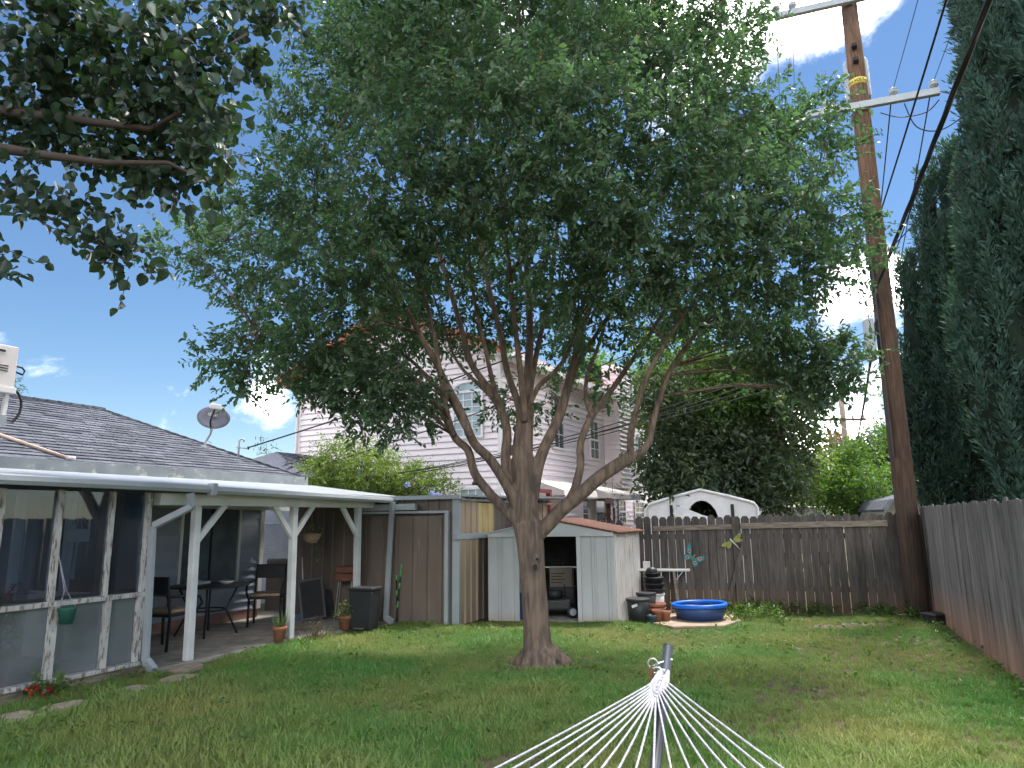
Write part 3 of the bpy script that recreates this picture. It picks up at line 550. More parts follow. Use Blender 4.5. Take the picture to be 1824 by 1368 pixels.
def pwin(plane,u0,v0,u1,v1,mat='wglass',arch=False,nx=2,nz=4,fr=.055,off=0.):
    um=(u0+u1)/2; vm=(v0+v1)/2
    if plane=='x': a=HF.onx(u0,vm,off).y; b=HF.onx(u1,vm,off).y; zt=HF.onx(um,v0,off).z; zb=HF.onx(um,v1,off).z
    else: a=HF.ony(u0,vm,off).x; b=HF.ony(u1,vm,off).x; zt=HF.ony(um,v0,off).z; zb=HF.ony(um,v1,off).z
    zb=max(zb,.3); s0,s1=min(a,b),max(a,b); par=PH_
    T=(lambda s,n,z:(off-n,s,z)) if plane=='x' else (lambda s,n,z:(s,off-n,z))
    def bx(m_,s_a,s_b,n0,n1,za,zc):
        p=T(s_a,n0,za); q=T(s_b,n1,zc); m_.box(min(p[0],q[0]),max(p[0],q[0]),min(p[1],q[1]),max(p[1],q[1]),za,zc)
    w=MB(); bx(w,s0-fr,s0,.0,.05,zb-fr,zt+fr); bx(w,s1,s1+fr,.0,.05,zb-fr,zt+fr); bx(w,s0,s1,0,.05,zb-fr,zb); bx(w,s0,s1,0,.05,zt,zt+fr); zm=(zb+zt)/2; bx(w,s0,s1,.0,.045,zm-.025,zm+.025)
    o=w.build('window',M['ptrim'],PH_)
    for (za,zc) in ((zb,zm-.027),(zm+.027,zt)):
        g=MB(); bx(g,s0+.005,s1-.005,.018,.024,za+.003,zc-.003); g.build('pane',M[mat],o)
    w=MB()
    for i in range(1,nx): s=s0+(s1-s0)*i/nx; bx(w,s-.012,s+.012,.026,.034,zb,zm-.03); bx(w,s-.012,s+.012,.026,.034,zm+.03,zt)
    for i in range(1,nz):
        zz=zb+(zt-zb)*i/nz
        if abs(zz-zm)>.08: bx(w,s0,s1,.026,.036,zz-.01,zz+.01)
    w.build('muntins',M['ptrim'],o)
    if arch:
        sc_=(s0+s1)/2; hw=(s1-s0)/2; n=9; pts=[(sc_+(hw+fr)*math.cos(math.pi*i/n),zt+fr+.002+(hw*.55)*math.sin(math.pi*i/n)) for i in range(n+1)]
        g=MB(); vs=[T(s,.03,z_) for s,z_ in pts]; g.add(vs,[tuple(range(len(vs)))]); g.build('arch_pane',M[mat],o)
        g=MB(); g.tube([T(s,.03,z_) for s,z_ in pts],.03,5); g.build('arch_frame',M['ptrim'],o)
    return o
pwin('x',811,700,858,777,'wglassl',True,3,6); pwin('x',822,872,862,925,'wglassl',False,3,4)
pwin('y',985,705,1001,797); pwin('y',1050,752,1064,816); pwin('y',1127,778,1140,837,nx=2); pwin('y',1036,886,1046,925,nx=1); pwin('y',1101,893,1112,930); pwin('y',1130,896,1145,930)
pwin('y',962,888,974,940,'curtain')
# projecting flue box, awnings, porch
a=HF.ony(1076,800,0).x; b=HF.ony(1112,800,0).x; b=min(b,a+1.5); zt=EZ2-.05; zb=HF.ony(1090,868,-.3).z
fb=MB().box(a,b,-.5,-.02,zb,zt+.9).build('flue_box',M['pink'],PH_); planks(fb,[(a,-.508,zb+hh*i,b-a,0) for i in range(int((zt+.9-zb)/hh))],M['pink'],h=hh); planks(fb,[(a-.008,-.02,zb+hh*i,.49,-math.pi/2) for i in range(int((zt+.9-zb)/hh))],M['pink'],h=hh)
MB().add([(a,-.5,zb),(b,-.5,zb),(b,-.02,zb),(a,-.02,zb),(a+.2,-.02,zb-.3),(b-.2,-.02,zb-.3)],[(0,1,5,4),(1,2,5),(0,4,3),(2,3,4,5)]).build('flue_base',M['ptrim'],fb)
def awning(u0,u1,v0,v1,lab,out=.9):
    a=HF.ony(u0,(v0+v1)/2,-.3).x; b=HF.ony(u1,(v0+v1)/2,-.3).x; zt=HF.ony((u0+u1)/2,v0,0).z; zb=zt-.42
    k=int((b-a)/.1); aw=None
    w=MB()
    for i in range(k):
        x=a+(b-a)*i/k; e=(b-a)/k
        w.add([(x,-.02,zt),(x+e*.5,-.02,zt+.02),(x+e,-.02,zt),(x+e,-out,zb+.12),(x+e*.5,-out,zb+.14),(x,-out,zb+.12),(x,-out-.03,zb),(x+e*.5,-out-.04,zb-.03),(x+e,-out-.03,zb)],[(0,1,4,5),(1,2,3,4),(5,4,7,6),(4,3,8,7)])
    w.add([(a,-.02,zt),(a,-out,zb+.12),(a,-out-.03,zb),(a,-.02,zb)],[(0,1,2,3)]); w.add([(b,-.02,zt),(b,-out,zb+.12),(b,-out-.03,zb),(b,-.02,zb)],[(3,2,1,0)])
    return w.build('awning',M['cream'],PH_)
awning(962,1024,857,880,''); awning(1050,1112,866,889,'')
a=HF.ony(978,900,-.9).x; pr=MB().box(a-.05,a+.05,-.95,-.85,0,2.2).build('porch_post',M['redpaint'],PH_); MB().box(a-.9,a+.06,-.95,-.85,2.205,2.28).build('porch_beam',M['redpaint'],PH_)
a=HF.ony(1060,905,0).x; b=HF.ony(1076,905,0).x; dd=MB().box(a,b,-.03,.0,.1,2.2).build('door',M['wglass'],PH_); MB().box(a-.06,a-.002,-.05,0,.1,2.26).build('door_frame',M['ptrim'],dd); MB().box(b+.002,b+.06,-.05,0,.1,2.26).build('door_frame',M['ptrim'],dd)
fl=MB(); fl.add([(a-.3,-.45,2.05),(a-.12,-.5,2.06),(a-.1,-.48,1.4),(a-.2,-.43,.8),(a-.32,-.46,1.2)],[(0,1,2,3,4)]); sfl=fl.build('hanging_flag',M['redpaint'],PH_); sfl.modifiers.new('s','SOLIDIFY').thickness=.02
# ------------------------------------------------------------------ on the roof
def ontop(u,v):                                      # where a pixel meets the front roof slope, patio frame
    o=cC; d=ray(u,v); n0=PF.w(0,EY,EZ); ax=PF.x; dn=(PF.w(0,RY,RZ)-n0); nr=ax.cross(dn).normalized(); t=(n0-o).dot(nr)/d.dot(nr); return PF.l(o+d*t)
q=ontop(6,742)
AC=fthing('rooftop_cooler','cream metal air cooler on a stand at the left of the shingle roof','cooler',PF,q.x-.32,q.y,q.z-.07)
MB().box(-.75,.17,-.45,.45,.42,.98).build('cabinet',M['cream'],AC,False,.012)
MB().box(-.77,.19,-.47,.47,.33,.415).build('tray',M['trim'],AC,False,.006)
MB().lathe([(.2,-.02),(.2,.33)],16,(-.25,0,0)).build('duct',M['flash'],AC,True)
for x,y in ((.12,-.38),(.12,.38),(-.7,-.38),(-.7,.38)): MB().bar((x,y,.33),(x-.02,y,-.02+.42*(y)),.05,.05).build('leg',M['trim'],AC)
MB().box(-.1,.1,-.5,-.3,-.16,.02).build('foot_block',M['flash'],AC)
v=MB()
for j in range(3):
    for i in range(3): v.box(-.55+i*.22,-.38+i*.22,-.458,-.452,.62+j*.035,.632+j*.035)
v.build('louvre_slots',M['black'],AC)
lb=MB().box(-.32,.02,-.456,-.4515,.86,.93).build('badge',M['whitepl'],AC); MB().box(-.2,.0,-.460,-.457,.88,.91).build('badge_stripe',M['black'],lb); MB().box(-.31,-.205,-.460,-.457,.88,.91).build('badge_mark',M['redpaint'],lb)
MB().tube([(.17,-.3,.75),(.32,-.3,.74),(.36,-.3,.70),(.34,-.3,.64),(.17,-.3,.68)],.014,6).build('handle_pipe',M['black'],AC,True)
MB().tube([(.15,-.3,.45)]+[(.17+.2*math.sin(a),-.3,.19+.26*math.cos(a)) for a in [math.pi*i/10 for i in range(11)]]+[(.05,-.3,-.06)],.018,6).build('drain_hose',M['black'],AC,True)
a=ontop(-30,770); b=ontop(122,822)
pp=fthing('plastic_pipe','beige plastic pipe lying across the shingle roof','pipe',PF); MB().tube([(a.x,a.y,a.z+.04),(b.x,b.y,b.z+.04)],.022,8).build('pipe',M['pvc'],pp,True); MB().tube([(b.x-.02,b.y+.02,b.z+.045),(b.x+.05,b.y-.05,b.z+.035)],.03,8).build('end_cap',M['cream'],pp,True)
# dish
q=ontop(364,797); D0=PF.w(q.x,q.y,q.z)
DS=thing('satellite_dish','grey oval satellite dish on a bent mast at the roof edge','satellite dish',D0,0)
dist=D0.y; s=dist/FPX
MB().box(-.06,.06,-.06,.06,-.03,.03).build('foot',M['steel'],DS)
MB().tube([(0,0,0),(.01,0,.10),(.08,0,.22),(.13,0,.34)],.022,8).build('mast',M['greym'],DS,True)
c=Vector((.16,-.06,.50)); dn=Vector((.25,-1,.28)).normalized(); e1=Vector((1,.2,-.18)).normalized(); e1=(e1-dn*e1.dot(dn)).normalized(); e2=dn.cross(e1)
n=24; dv_=[];df=[]
for i,rr_ in enumerate((0,.35,.7,1)):
    for j in range(n):
        t=2*math.pi*j/n; dv_.append(c+e1*(.28*rr_*math.cos(t))+e2*(.21*rr_*math.sin(t))+dn*(.045*rr_*rr_))
for i in range(3):
    for j in range(n): df.append((i*n+j,i*n+(j+1)%n,(i+1)*n+(j+1)%n,(i+1)*n+j))
o=MB().add(dv_,df).build('reflector',M['dishm'],DS,True); o.modifiers.new('s','SOLIDIFY').thickness=.012
tx=bpy.data.curves.new('lettering','FONT'); tx.body='dish'; tx.size=.105; tx.extrude=.001; tx.align_x='CENTER'; to=bpy.data.objects.new('lettering',tx); COL.objects.link(to)
bpy.context.view_layer.update(); me=bpy.data.meshes.new_from_object(to.evaluated_get(bpy.context.evaluated_depsgraph_get())); bpy.data.objects.remove(to); me.materials.clear(); me.materials.append(M['whitepl'])
e2u=e2 if e2.z>0 else -e2; ex=e1 if e1.x>0 else -e1; tm=Matrix.Identity(4); nn=ex.cross(e2u)
cc=c+dn*.03+e2u*.03-ex*.03
for i in range(3): tm[i][0]=ex[i]; tm[i][1]=e2u[i]; tm[i][2]=nn[i]; tm[i][3]=cc[i]
lo_=obj('lettering',me,o); lo_.matrix_local=tm
f=c+dn*.34+e2*-.0+Vector((.07,0,.07)); MB().tube([c-e2u*.19,c-e2u*.12+dn*.18,f],.017,6).build('feed_arm',M['black'],DS,True)
MB().box(-.10,.10,-.05,.05,-.045,.045).build('receiver',M['whitepl'],DS,False,.02,f,(0,R_(8),0))
MB().tube([c-e2u*.2,c-e2u*.3+ex*.03,c-e2u*.42+ex*.01,c-e2u*.46+ex*.1],.005,5).build('cable',M['black'],DS)
q=ontop(424,818); ms=fthing('service_mast','grey steel service mast with wire clamps on the roof corner','mast',PF,q.x,q.y,q.z)
MB().tube([(0,0,-.05),(0,0,.32),(.02,-.02,.36),(.05,-.05,.35),(.06,-.06,.31)],.018,8).build('conduit',M['greym'],ms,True)
MB().bar((-.05,0,.2),(.16,-.05,.2),.02,.02).build('clamp_arm',M['greym'],ms); MB().lathe([(.01,-.03),(.025,0),(.01,.03)],8,(.17,-.05,.21)).build('insulator',M['black'],ms,True)
MASTW=PF.w(q.x+.15,q.y-.05,q.z+.21)
# ------------------------------------------------------------------ inside and on the sunroom
hp=fthing('macrame_planter','white square hanging planter with a long macrame tassel in the sunroom','planter',PF,.98,.55,0)
MB().box(-.09,.09,-.07,.07,1.46,1.60).build('planter_box',M['whitepl'],hp,False,.01)
cm=MB()
for x,y in ((-.08,-.06),(.08,-.06),(.08,.06),(-.08,.06)): cm.tube([(x,y,1.6),(x*.2,y*.2,1.74),(0,0,2.1)],.005,5)
cm.build('cords',M['rope'],hp); MB().tube([(0,0,1.46),(-.01,0,1.3),(-.02,0,1.12),(-.03,0,1.06)],[.014,.014,.02,.032],6).build('tassel',M['rope'],hp)
gp=fthing('green_hanging_pot','dark green plastic pot hanging from the sunroom rail by a cord','pot',PF,.50,-.13,0)
MB().lathe([(.06,.68),(.085,.82),(.088,.84),(.075,.84),(.07,.80),(.0,.80)],16).build('pot',M['dgreen'],gp,True)
cm=MB(); cm.tube([(-.08,0,.84),(-.03,.03,1.0),(-.09,.09,1.36)],.004,5); cm.tube([(.08,0,.84),(-.01,.03,1.0),(-.09,.09,1.36)],.004,5); cm.build('cord',M['rope'],gp)
def plantpot(name,lab,F,x,y,z,rt,rb,h,mat,lobes,lm,per,ll,lw,shape=SH_OVAL,cat='potted plant'):
    t=fthing(name,lab,cat,F,x,y,z) if F else thing(name,lab,cat,(x,y,z))
    MB().lathe([(rb,0),(rt*.93,h*.78),(rt*1.06,h*.8),(rt*1.08,h),(rt*.92,h),(rt*.9,h*.86),(0,h*.86)],18).build('pot',mat,t,True)
    V,F_,st,en=lobe_leaves(lobes,per,ll,lw,.03,.1,shape=shape); npmesh('leaves',V,F_,M[lm],t)
    V,F_=twig_mesh(np.repeat(np.array([[0,0,h*.86]]),len(st),0),en,.003,.0015); npmesh('stems',V,F_,M['twig'],t); return t
plantpot('leafy_pot_plant','dim leafy green plant in a basket behind the lower left sunroom pane',PF,.10,.35,.09,.2,.16,.36,M['wicker'],[(0,0,.55,.22),(.05,.05,.7,.2),(-.1,0,.62,.18)],'l_mid',500,.12,.05)
pf_=plantpot('flowering_pot_plant','pink flowered plant on the sunroom rail shelf',PF,.12,.22,.915,.05,.04,.08,M['terra'],[(.1,0,.10,.07)],'l_pot',1500,.05,.03)
V,F_,_,_=lobe_leaves([(0,0,.12,.05)],3000,.03,.02,.02,.06); npmesh('flowers',V,F_,LM('pink_petal',(.5,.03,.2),(.6,.05,.3),.3),pf_)
MB().box(-.3,1.3,.06,.3,.90,.912).build('shelf',M['wood_grey'],SR)
plantpot('tall_pot_plant','tall green plant in a clay pot deep inside the sunroom',PF,-.62,.8,.09,.14,.10,.26,M['terra'],[(0,0,.6,.25),(0,.1,.9,.2)],'l_mid',400,.14,.05)
# ------------------------------------------------------------------ patio furniture
def chair(lab,x,y,rz):
    t=thing('patio_chair',lab,'chair',PF.w(x,y,.055),PF.a+rz,'black patio chairs')
    for sx in (-1,1):
        MB().tube([(sx*.23,.24,0),(sx*.23,.22,.44),(sx*.23,.27,.66),(sx*.22,.30,.92)],.019,6).build('back_leg',M['black'],t,True)
        MB().tube([(sx*.24,-.22,0),(sx*.24,-.2,.43)],.02,6).build('front_leg',M['black'],t,True)
        MB().tube([(sx*.25,.27,.67),(sx*.27,.0,.66),(sx*.27,-.26,.63),(sx*.26,-.33,.54),(sx*.25,-.22,.43)],.018,6).build('armrest',M['black'],t,True)
    MB().prism([(-.24,-.24),(.24,-.24),(.22,.24),(-.22,.24)],.035,Matrix.Translation((0,0,.415))).build('seat_frame',M['black'],t,False,.006)
    MB().prism([(-.225,-.235),(.225,-.235),(.21,.2),(-.21,.2)],.05,Matrix.Translation((0,0,.452))).build('cushion',M['cushion'],t,False,.02)
    mb=MB(); mb.box(-.22,.22,.275,.305,.70,.92); mb.build('backrest',M['black'],t,False,.012); return t
chair('black patio chair with tan seat standing by the house corner',4.62,1.25,R_(-55))
chair('black patio chair partly hidden behind the sunroom downspout',2.55,.95,R_(100))
tb=fthing('patio_table','dark round glass patio table under the house window','table',PF,3.55,1.35,.055)
MB().lathe([(.0,.68),(.55,.68),(.56,.69),(.55,.70),(0,.70)],28).build('table_top',M['blackpl'],tb,True)
for i in range(4):
    a=math.pi/4+i*math.pi/2; MB().tube([(.42*math.cos(a),.42*math.sin(a),0),(.25*math.cos(a),.25*math.sin(a),.35),(.4*math.cos(a),.4*math.sin(a),.68)],.016,6).build('leg',M['black'],tb,True)
MB().tube([(.25*math.cos(a),.25*math.sin(a),.35) for a in [i*math.pi/8 for i in range(17)]],.012,6).build('ring',M['black'],tb)
plantpot('blue_pot_plant','small plant in a blue pot on the round patio table',PF,3.2,1.3,.757,.08,.06,.11,M['teal'],[(0,0,.2,.1)],'l_mid',1200,.06,.025)
bw=fthing('table_bowl','white shallow bowl on the round patio table','bowl',PF,3.72,1.18,.757); MB().lathe([(.04,0),(.06,.005),(.12,.05),(.113,.05),(.05,.012),(0,.012)],20).build('bowl',M['whitepl'],bw,True)
bw=fthing('serving_tray','grey tray on the far side of the patio table','tray',PF,3.55,1.58,.757); MB().box(-.14,.14,-.1,.1,0,.012).build('tray_base',M['greym'],bw,False,.004); w=MB(); [w.box(*q) for q in ((-.14,.14,-.1,-.09,.013,.04),(-.14,.14,.09,.1,.013,.04),(-.14,-.13,-.089,.089,.013,.04),(.13,.14,-.089,.089,.013,.04))]; w.build('rim',M['greym'],bw)
q=PF.l(G(502,1143,.055))
al=fthing('aloe_pot','terracotta pot with spiky aloe at the foot of the middle post','potted plant',PF,q.x,q.y+.05,.055)
MB().lathe([(.065,0),(.085,.15),(.10,.155),(.102,.2),(.088,.2),(.085,.17),(0,.17)],18).build('pot',M['terra'],al,True)
w=MB()
for i in range(9):
    a=i*2.4; r=.05+.05*random.random(); w.tube([(0.02*math.cos(a),.02*math.sin(a),.17),(r*math.cos(a),r*math.sin(a),.26),(r*1.3*math.cos(a),r*1.3*math.sin(a),.33+.07*random.random())],[.014,.011,.001],5)
w.build('spikes',M['l_pot'],al,True)
q=PF.l(G(615,1121,.055))
plantpot('leafy_terracotta_pot','terracotta pot with bushy pale green plant beside the end post','x',q.x,q.y,.055,.11,.075,.2,M['terra'],[(0,0,.27,.13),(.07,.02,.25,.08),(-.07,0,.25,.09)],'l_pot',1600,.045,.034) if False else plantpot('leafy_terracotta_pot','terracotta pot with bushy pale green plant beside the end post',PF,q.x,q.y,.055,.11,.075,.2,M['terra'],[(0,0,.27,.13),(.07,.02,.25,.08),(-.07,0,.25,.09)],'l_pot',1600,.045,.034)
q=PF.l(G(661,1121,.055))
tc=thing('trash_can','black plastic step trash can against the brown shed wall','trash can',PF.w(q.x,q.y+.12,.055),ba)
MB().add([(-.17,-.13,.0),(.17,-.13,0),(.16,.13,0),(-.16,.13,0),(-.2,-.16,.56),(.2,-.16,.56),(.19,.15,.56),(-.19,.15,.56)],[(0,3,2,1),(4,5,6,7),(0,1,5,4),(1,2,6,5),(2,3,7,6),(3,0,4,7)]).build('bin_body',M['blackpl'],tc,False,.02)
MB().box(-.21,.21,-.175,.165,.563,.61).build('lid',M['blackpl'],tc,False,.018)
MB().box(-.11,.11,-.158,-.135,.02,.14).build('pedal_recess',M['dark'],tc,False,.02); MB().box(-.08,.08,-.20,-.135,.02,.035).build('pedal',M['steel'],tc,False,.004)
for i,(u,h,le,lab) in enumerate(((707,.95,.05,'taller green and black striped garden stake against the brown shed door'),(710,.78,-.07,'shorter green and black striped garden stake against the brown shed door'))):
    b=Frame(BS0,ba).ony(u,1105,-.16); st_=thing('garden_stake',lab,'stake',BS0+Matrix.Rotation(ba,3,'Z')@Vector((b.x,-.2,.0)),ba,'striped garden stakes')
    k=10
    for j in range(k):
        f0=j/k; f1=(j+1)/k-.002; MB().tube([(le*f0*1.0,.07*f0,h*f0),(le*f1,.07*f1,h*f1)],.011,8).build('stake_band',M['green'] if j in (9,6,3) or j==8 and i==0 else M['black'],st_,True)
# leaning things in the dim corner
def leaner(name,lab,cat,u0,u1,v,hgt,mat,lean=.25,tilt=0):
    a=G(u0,v,.055); b=G(u1,v-3,.055); an=math.atan2(b.y-a.y,b.x-a.x); t=thing(name,lab,cat,a,an); L_=(b-a).length
    o=MB().box(0,L_,-.015,.015,0,hgt).build('panel',mat,t,False,.006); o.rotation_euler=(-lean,tilt,0)
    o2=MB().box(.04,L_-.04,-.02,-.016,.04,hgt-.04).build('panel_face',M['dark'],t); o2.rotation_euler=(-lean,tilt,0); return t
leaner('leaning_panel','large black panel leaning on the dim shed wall behind the middle post','panel',536,582,1108,.66,M['blackpl'],.2,-.12)
leaner('leaning_panel','smaller black panel leaning at the right of the dim shed corner','panel',575,606,1102,.48,M['blackpl'],.22,.1)
q=G(538,1104,.055); br=thing('broom','white handled broom with blue brush leaning behind the middle post','broom',q); MB().tube([(.02,0,.08),(-.1,.2,1.0)],.012,6).build('handle',M['whitepl'],br,True); MB().add([(-.14,-.04,0),(.2,-.04,0),(.2,.04,0),(-.14,.04,0),(-.05,-.03,.11),(.09,-.03,.11),(.09,.03,.11),(-.05,.03,.11)],[(0,3,2,1),(4,5,6,7),(0,1,5,4),(1,2,6,5),(2,3,7,6),(3,0,4,7)]).build('brush',M['bluewall'],br,False,.008)
hb=fthing('hanging_basket','brown hanging basket with trailing pale vine near the end post','basket',PF,5.02,.75,0)
MB().lathe([(.0,1.30),(.08,1.31),(.14,1.38),(.16,1.46),(.15,1.46),(.12,1.40),(0,1.38)],16).build('basket',M['wicker'],hb,True); w=MB(); [w.tube([(.15*math.cos(a),.15*math.sin(a),1.46),(0,0,1.9),(0,0,2.1)],.004,4) for a in (0,2.1,4.2)]; w.build('hanger',M['wire'],hb)
V,F_,_,_=lobe_leaves([(0,0,1.5,.13),(.15,0,1.48,.07),(.19,-.02,1.36,.04),(.18,-.02,1.26,.035),(.18,-.02,1.16,.03),(.17,-.02,1.06,.025)],1500,.045,.02,.025,.07); npmesh('vine',V,F_,M['l_pot'],hb)
q=G(612,1104,.055); gr_=thing('charcoal_grill','small red grill on thin legs, dim corner shade put into its colour','grill',(q.x+.02,q.y,.055)); MB().box(-.17,.17,-.12,.12,.62,.74).build('firebox',M['rust'],gr_,False,.02); MB().box(-.17,.17,-.12,.12,.745,.86).build('lid',M['rust'],gr_,False,.03); [MB().tube([(x,y,0),(x*.7,y*.7,.62)],.009,5).build('leg',M['steel'],gr_) for x,y in ((-.15,-.1),(.15,-.1),(.15,.1),(-.15,.1))]  # rust material serves as a darker red, the corner's dimness painted in
# gap between house and shed: chain link over a brown board
ga=G(473,1100); gb=G(506,1098); cl=thing('chain_link_fence','chain link fence panel above a brown board beside the house corner','fence',(ga.x-.1,ga.y+.5,0),math.atan2(gb.y-ga.y,gb.x-ga.x)*.3)
MB().box(-.1,.75,.03,.06,.0,.98).build('brown_board',M['brownm'],cl); MB().tube([(-.2,0,1.62),(.9,0,1.62)],.02,6).build('top_rail',M['steel'],cl)
w=MB()
for i in range(-14,16):
    w.bar((i*.055,0,.95),(i*.055+.66,0,1.61),.005,.005,(0,1,0)); w.bar((i*.055+.66,.006,.95),(i*.055,.006,1.61),.005,.005,(0,1,0))
stuff(w.build('wire_mesh',M['steel'],cl))
lw=thing('pale_fence','pale board fence, sunlight put into its colour, seen through the chain link gap','fence',(ga.x-1.2,ga.y+3.2,0),R_(-10))
for i in range(18): MB().box(i*.15,i*.15+.142,0,.02,0,1.75).build('fence_board',M['trim'],lw)  # whitish trim colour stands in for sunlight on the boards
# small dry shrub at the middle post, weeds near sunroom
def shrub(name,lab,p,lobes,lm,per,ll,lw,sm='dry',cat='shrub',step=.03,tw=.12,shape=SH_OVAL):
    t=thing(name,lab,cat,p); V,F_,st,en=lobe_leaves(lobes,per,ll,lw,step,tw,shape=shape); npmesh('foliage',V,F_,M[lm],t)
    V,F_=twig_mesh(st*np.array([[.25,.25,.0]]),en,.004,.0015); npmesh('stems',V,F_,M[sm],t); return t
q=G(550,1143); shrub('dry_shrub','small dry twiggy shrub at the foot of the middle post',(q.x,q.y+.1,0),[(0,0,.16,.14),(.16,0,.1,.1),(.28,.03,.06,.07)],'dry',1500,.03,.012)
q=G(212,1218); shrub('low_weed','low dull green weed below the sunroom sill',(q.x,q.y,0),[(0,0,.08,.12),(.15,.1,.07,.1)],'l_weed',900,.05,.02)
q=G(78,1252); ger=shrub('geranium','red flowering geranium below the sunroom sill','x' and (q.x,q.y,0),[(0,0,.12,.13),(.1,0,.08,.1),(.16,.08,.14,.07),(-.1,.02,.1,.08)],'l_weed',900,.055,.05,'twig','plant',shape=SH_ROUND)
for i,(du,dv2,r) in enumerate(((62,1228,.045),(77,1232,.03),(90,1227,.025),(96,1251,.05))):
    p=Y(du,dv2,q.y-.06)-Vector((q.x,q.y,0)); V,F_,_,_=lobe_leaves([(p.x,p.y,p.z,r)],9000,.028,.024,.012,.03,shape=SH_ROUND); npmesh('flower_head',V,F_,M['petal'],ger)
for i,(u,v,lab,w_,l_) in enumerate(((25,1287,'nearest square stepping stone at the left edge of the lawn',.34,.36),(122,1266,'second stepping stone below the red geranium',.36,.34),(238,1237,'third stepping stone in the grass beside the sunroom plank',.36,.34),(318,1215,'fourth stepping stone before the patio step',.34,.30),(330,1196,'farthest stepping stone touching the patio slab corner',.40,.26))):
    p=G(u,v); sx=[(-w_/2,-l_/2+.04),(-w_/2+.05,-l_/2),(w_/2-.03,-l_/2+.01),(w_/2,-l_/2+.06),(w_/2-.01,l_/2-.03),(w_/2-.06,l_/2),(-w_/2+.04,l_/2-.01),(-w_/2,l_/2-.05)]
    tag(MB().prism(sx,.05).build('stepping_stone',M['stone'],None,False,.008,(p.x,p.y,0),(0,0,R_(55+7*i))),lab,'stepping stone','stepping stones along the sunroom')
# ------------------------------------------------------------------ beside the garden shed
def bucket(name,lab,p,rt,rb,h,mat,rim=True,cat='bucket',group=None):
    t=thing(name,lab,cat,p,0,group); MB().lathe([(rb,0),(rt,h),(rt*.95,h),(rb*.93,.02),(0,.02)],22).build('body',mat,t,True)
    if rim: MB().lathe([(rt*1.0,h*.90),(rt*1.06,h*.905),(rt*1.07,h*1.005),(rt*.95,h*1.005)],22).build('rim',mat,t,True)
    return t
p=G(1138,1110); b=bucket('black_bucket','black nursery bucket with a white label in front of the shed corner',(p.x,p.y,0),.185,.155,.38,M['blackpl'])
MB().box(-.03,.06,-.2,-.19,.28,.32).build('label_tag',M['whitepl'],b,rot=(0,-.35,0))
p=G(1152,1104); bucket('black_bucket','taller black bucket tucked behind the labelled one',(p.x+.03,p.y+.12,0),.16,.14,.42,M['blackpl'])
p=G(1130,1108); w=thing('clear_bag','crumpled pale plastic sheet beside the black bucket','plastic sheet',(p.x-.14,p.y+.05,0)); MB().add([(-.05,0,0),(.06,0,0),(.05,.08,.02),(-.06,.07,0),(-.03,.01,.3),(.03,.02,.34),(.02,.06,.3),(-.03,.06,.26)],[(0,3,2,1),(4,5,6,7),(0,1,5,4),(1,2,6,5),(2,3,7,6),(3,0,4,7)]).build('sheet',M['whitepl'],w,False,.01)
p=G(1170,1098); bx_=Vector((p.x,p.y+.05,.035))
bucket('white_bucket','white plastic bucket carrying the stack of black trays',bx_,.155,.135,.34,M['whitepl'])
z=.036+.345
for i,(h,r,lab) in enumerate(((.075,.165,'lowest black nursery tray of the stack on the white bucket'),(.085,.168,'second black nursery tray up on the white bucket'),(.10,.17,'deep black nursery pot third up in the stack'),(.07,.12,'small black nursery pot near the top of the stack'),(.09,.10,'topmost domed black pot of the stack'))):
    t=thing('nursery_pot',lab,'pot',(bx_.x-.01*i,bx_.y,z),i*.4,'stacked black pots')
    if i<4: MB().lathe([(r*.86,0),(r,h*.8),(r*1.06,h*.8),(r*1.06,h),(0,h)],20).build('body',M['blackpl'],t,True)
    else: MB().lathe([(r,0),(r,.03),(r*.8,.07),(r*.3,h),(0,h)],20).build('body',M['blackpl'],t,True)
    z+=h+.002
for (u,v,rt,h,lab,mt) in ((1181,1100,.16,.17,'wide terracotta pot stacked under another in front of the white bucket','terra'),(1172,1107,.088,.17,'medium terracotta pot standing between the blue grey and small pots','terra'),(1186,1106,.085,.15,'small terracotta pot at the right end of the pot group','terra'),(1161,1108,.085,.14,'blue grey plastic pot in front of the black bucket','bluegrey')):
    p=G(u,v,.03) if u!=1181 else G(1169,1101,.03); t=thing('flower_pot',lab,'flower pot',(p.x,p.y,.035 if u>1165 else .0))
    MB().lathe([(rt*.72,0),(rt*.92,h*.75),(rt*1.04,h*.76),(rt*1.06,h),(rt*.9,h),(rt*.88,h*.8),(0,h*.8)],20).build('body',M[mt],t,True)
    if u==1181: MB().lathe([(rt*.9,h+.002),(rt*1.05,h+.02),(rt*1.06,h+.065),(rt*.9,h+.065),(rt*.86,h+.03),(0,h+.03)],20).build('upper_pot',M[mt],t,True)
# folding table along the fence
FT=thing('folding_table','narrow white folding table on splayed legs against the back fence','table',F0+Matrix.Rotation(fa,3,'Z')@Vector((0,-.32,0)),fa)
Ft=Frame(F0+Matrix.Rotation(fa,3,'Z')@Vector((0,-.32,0)),fa); a=Ft.ony(1136,1050,0); b=Ft.ony(1231,1045,0)
MB().box(a.x,b.x,-.16,.16,.71,.745).build('table_top',M['whitepl'],FT,False,.006)
for x,dx in ((b.x-.28,.06),(b.x-.8,.02)):
    for y in (-.13,.13): MB().bar((x,y,.71),(x+dx,y,.0),.04,.03,(0,1,0)).build('leg',M['wood_grey'],FT)
    MB().bar((x+.02,-.13,.55),(x+.16,-.13,.71),.015,.015).build('strut',M['steel'],FT)
MB().box(a.x+.12,a.x+.24,-.08,.05,.747,.87).build('carton',M['whitepl'],FT,False,.006)
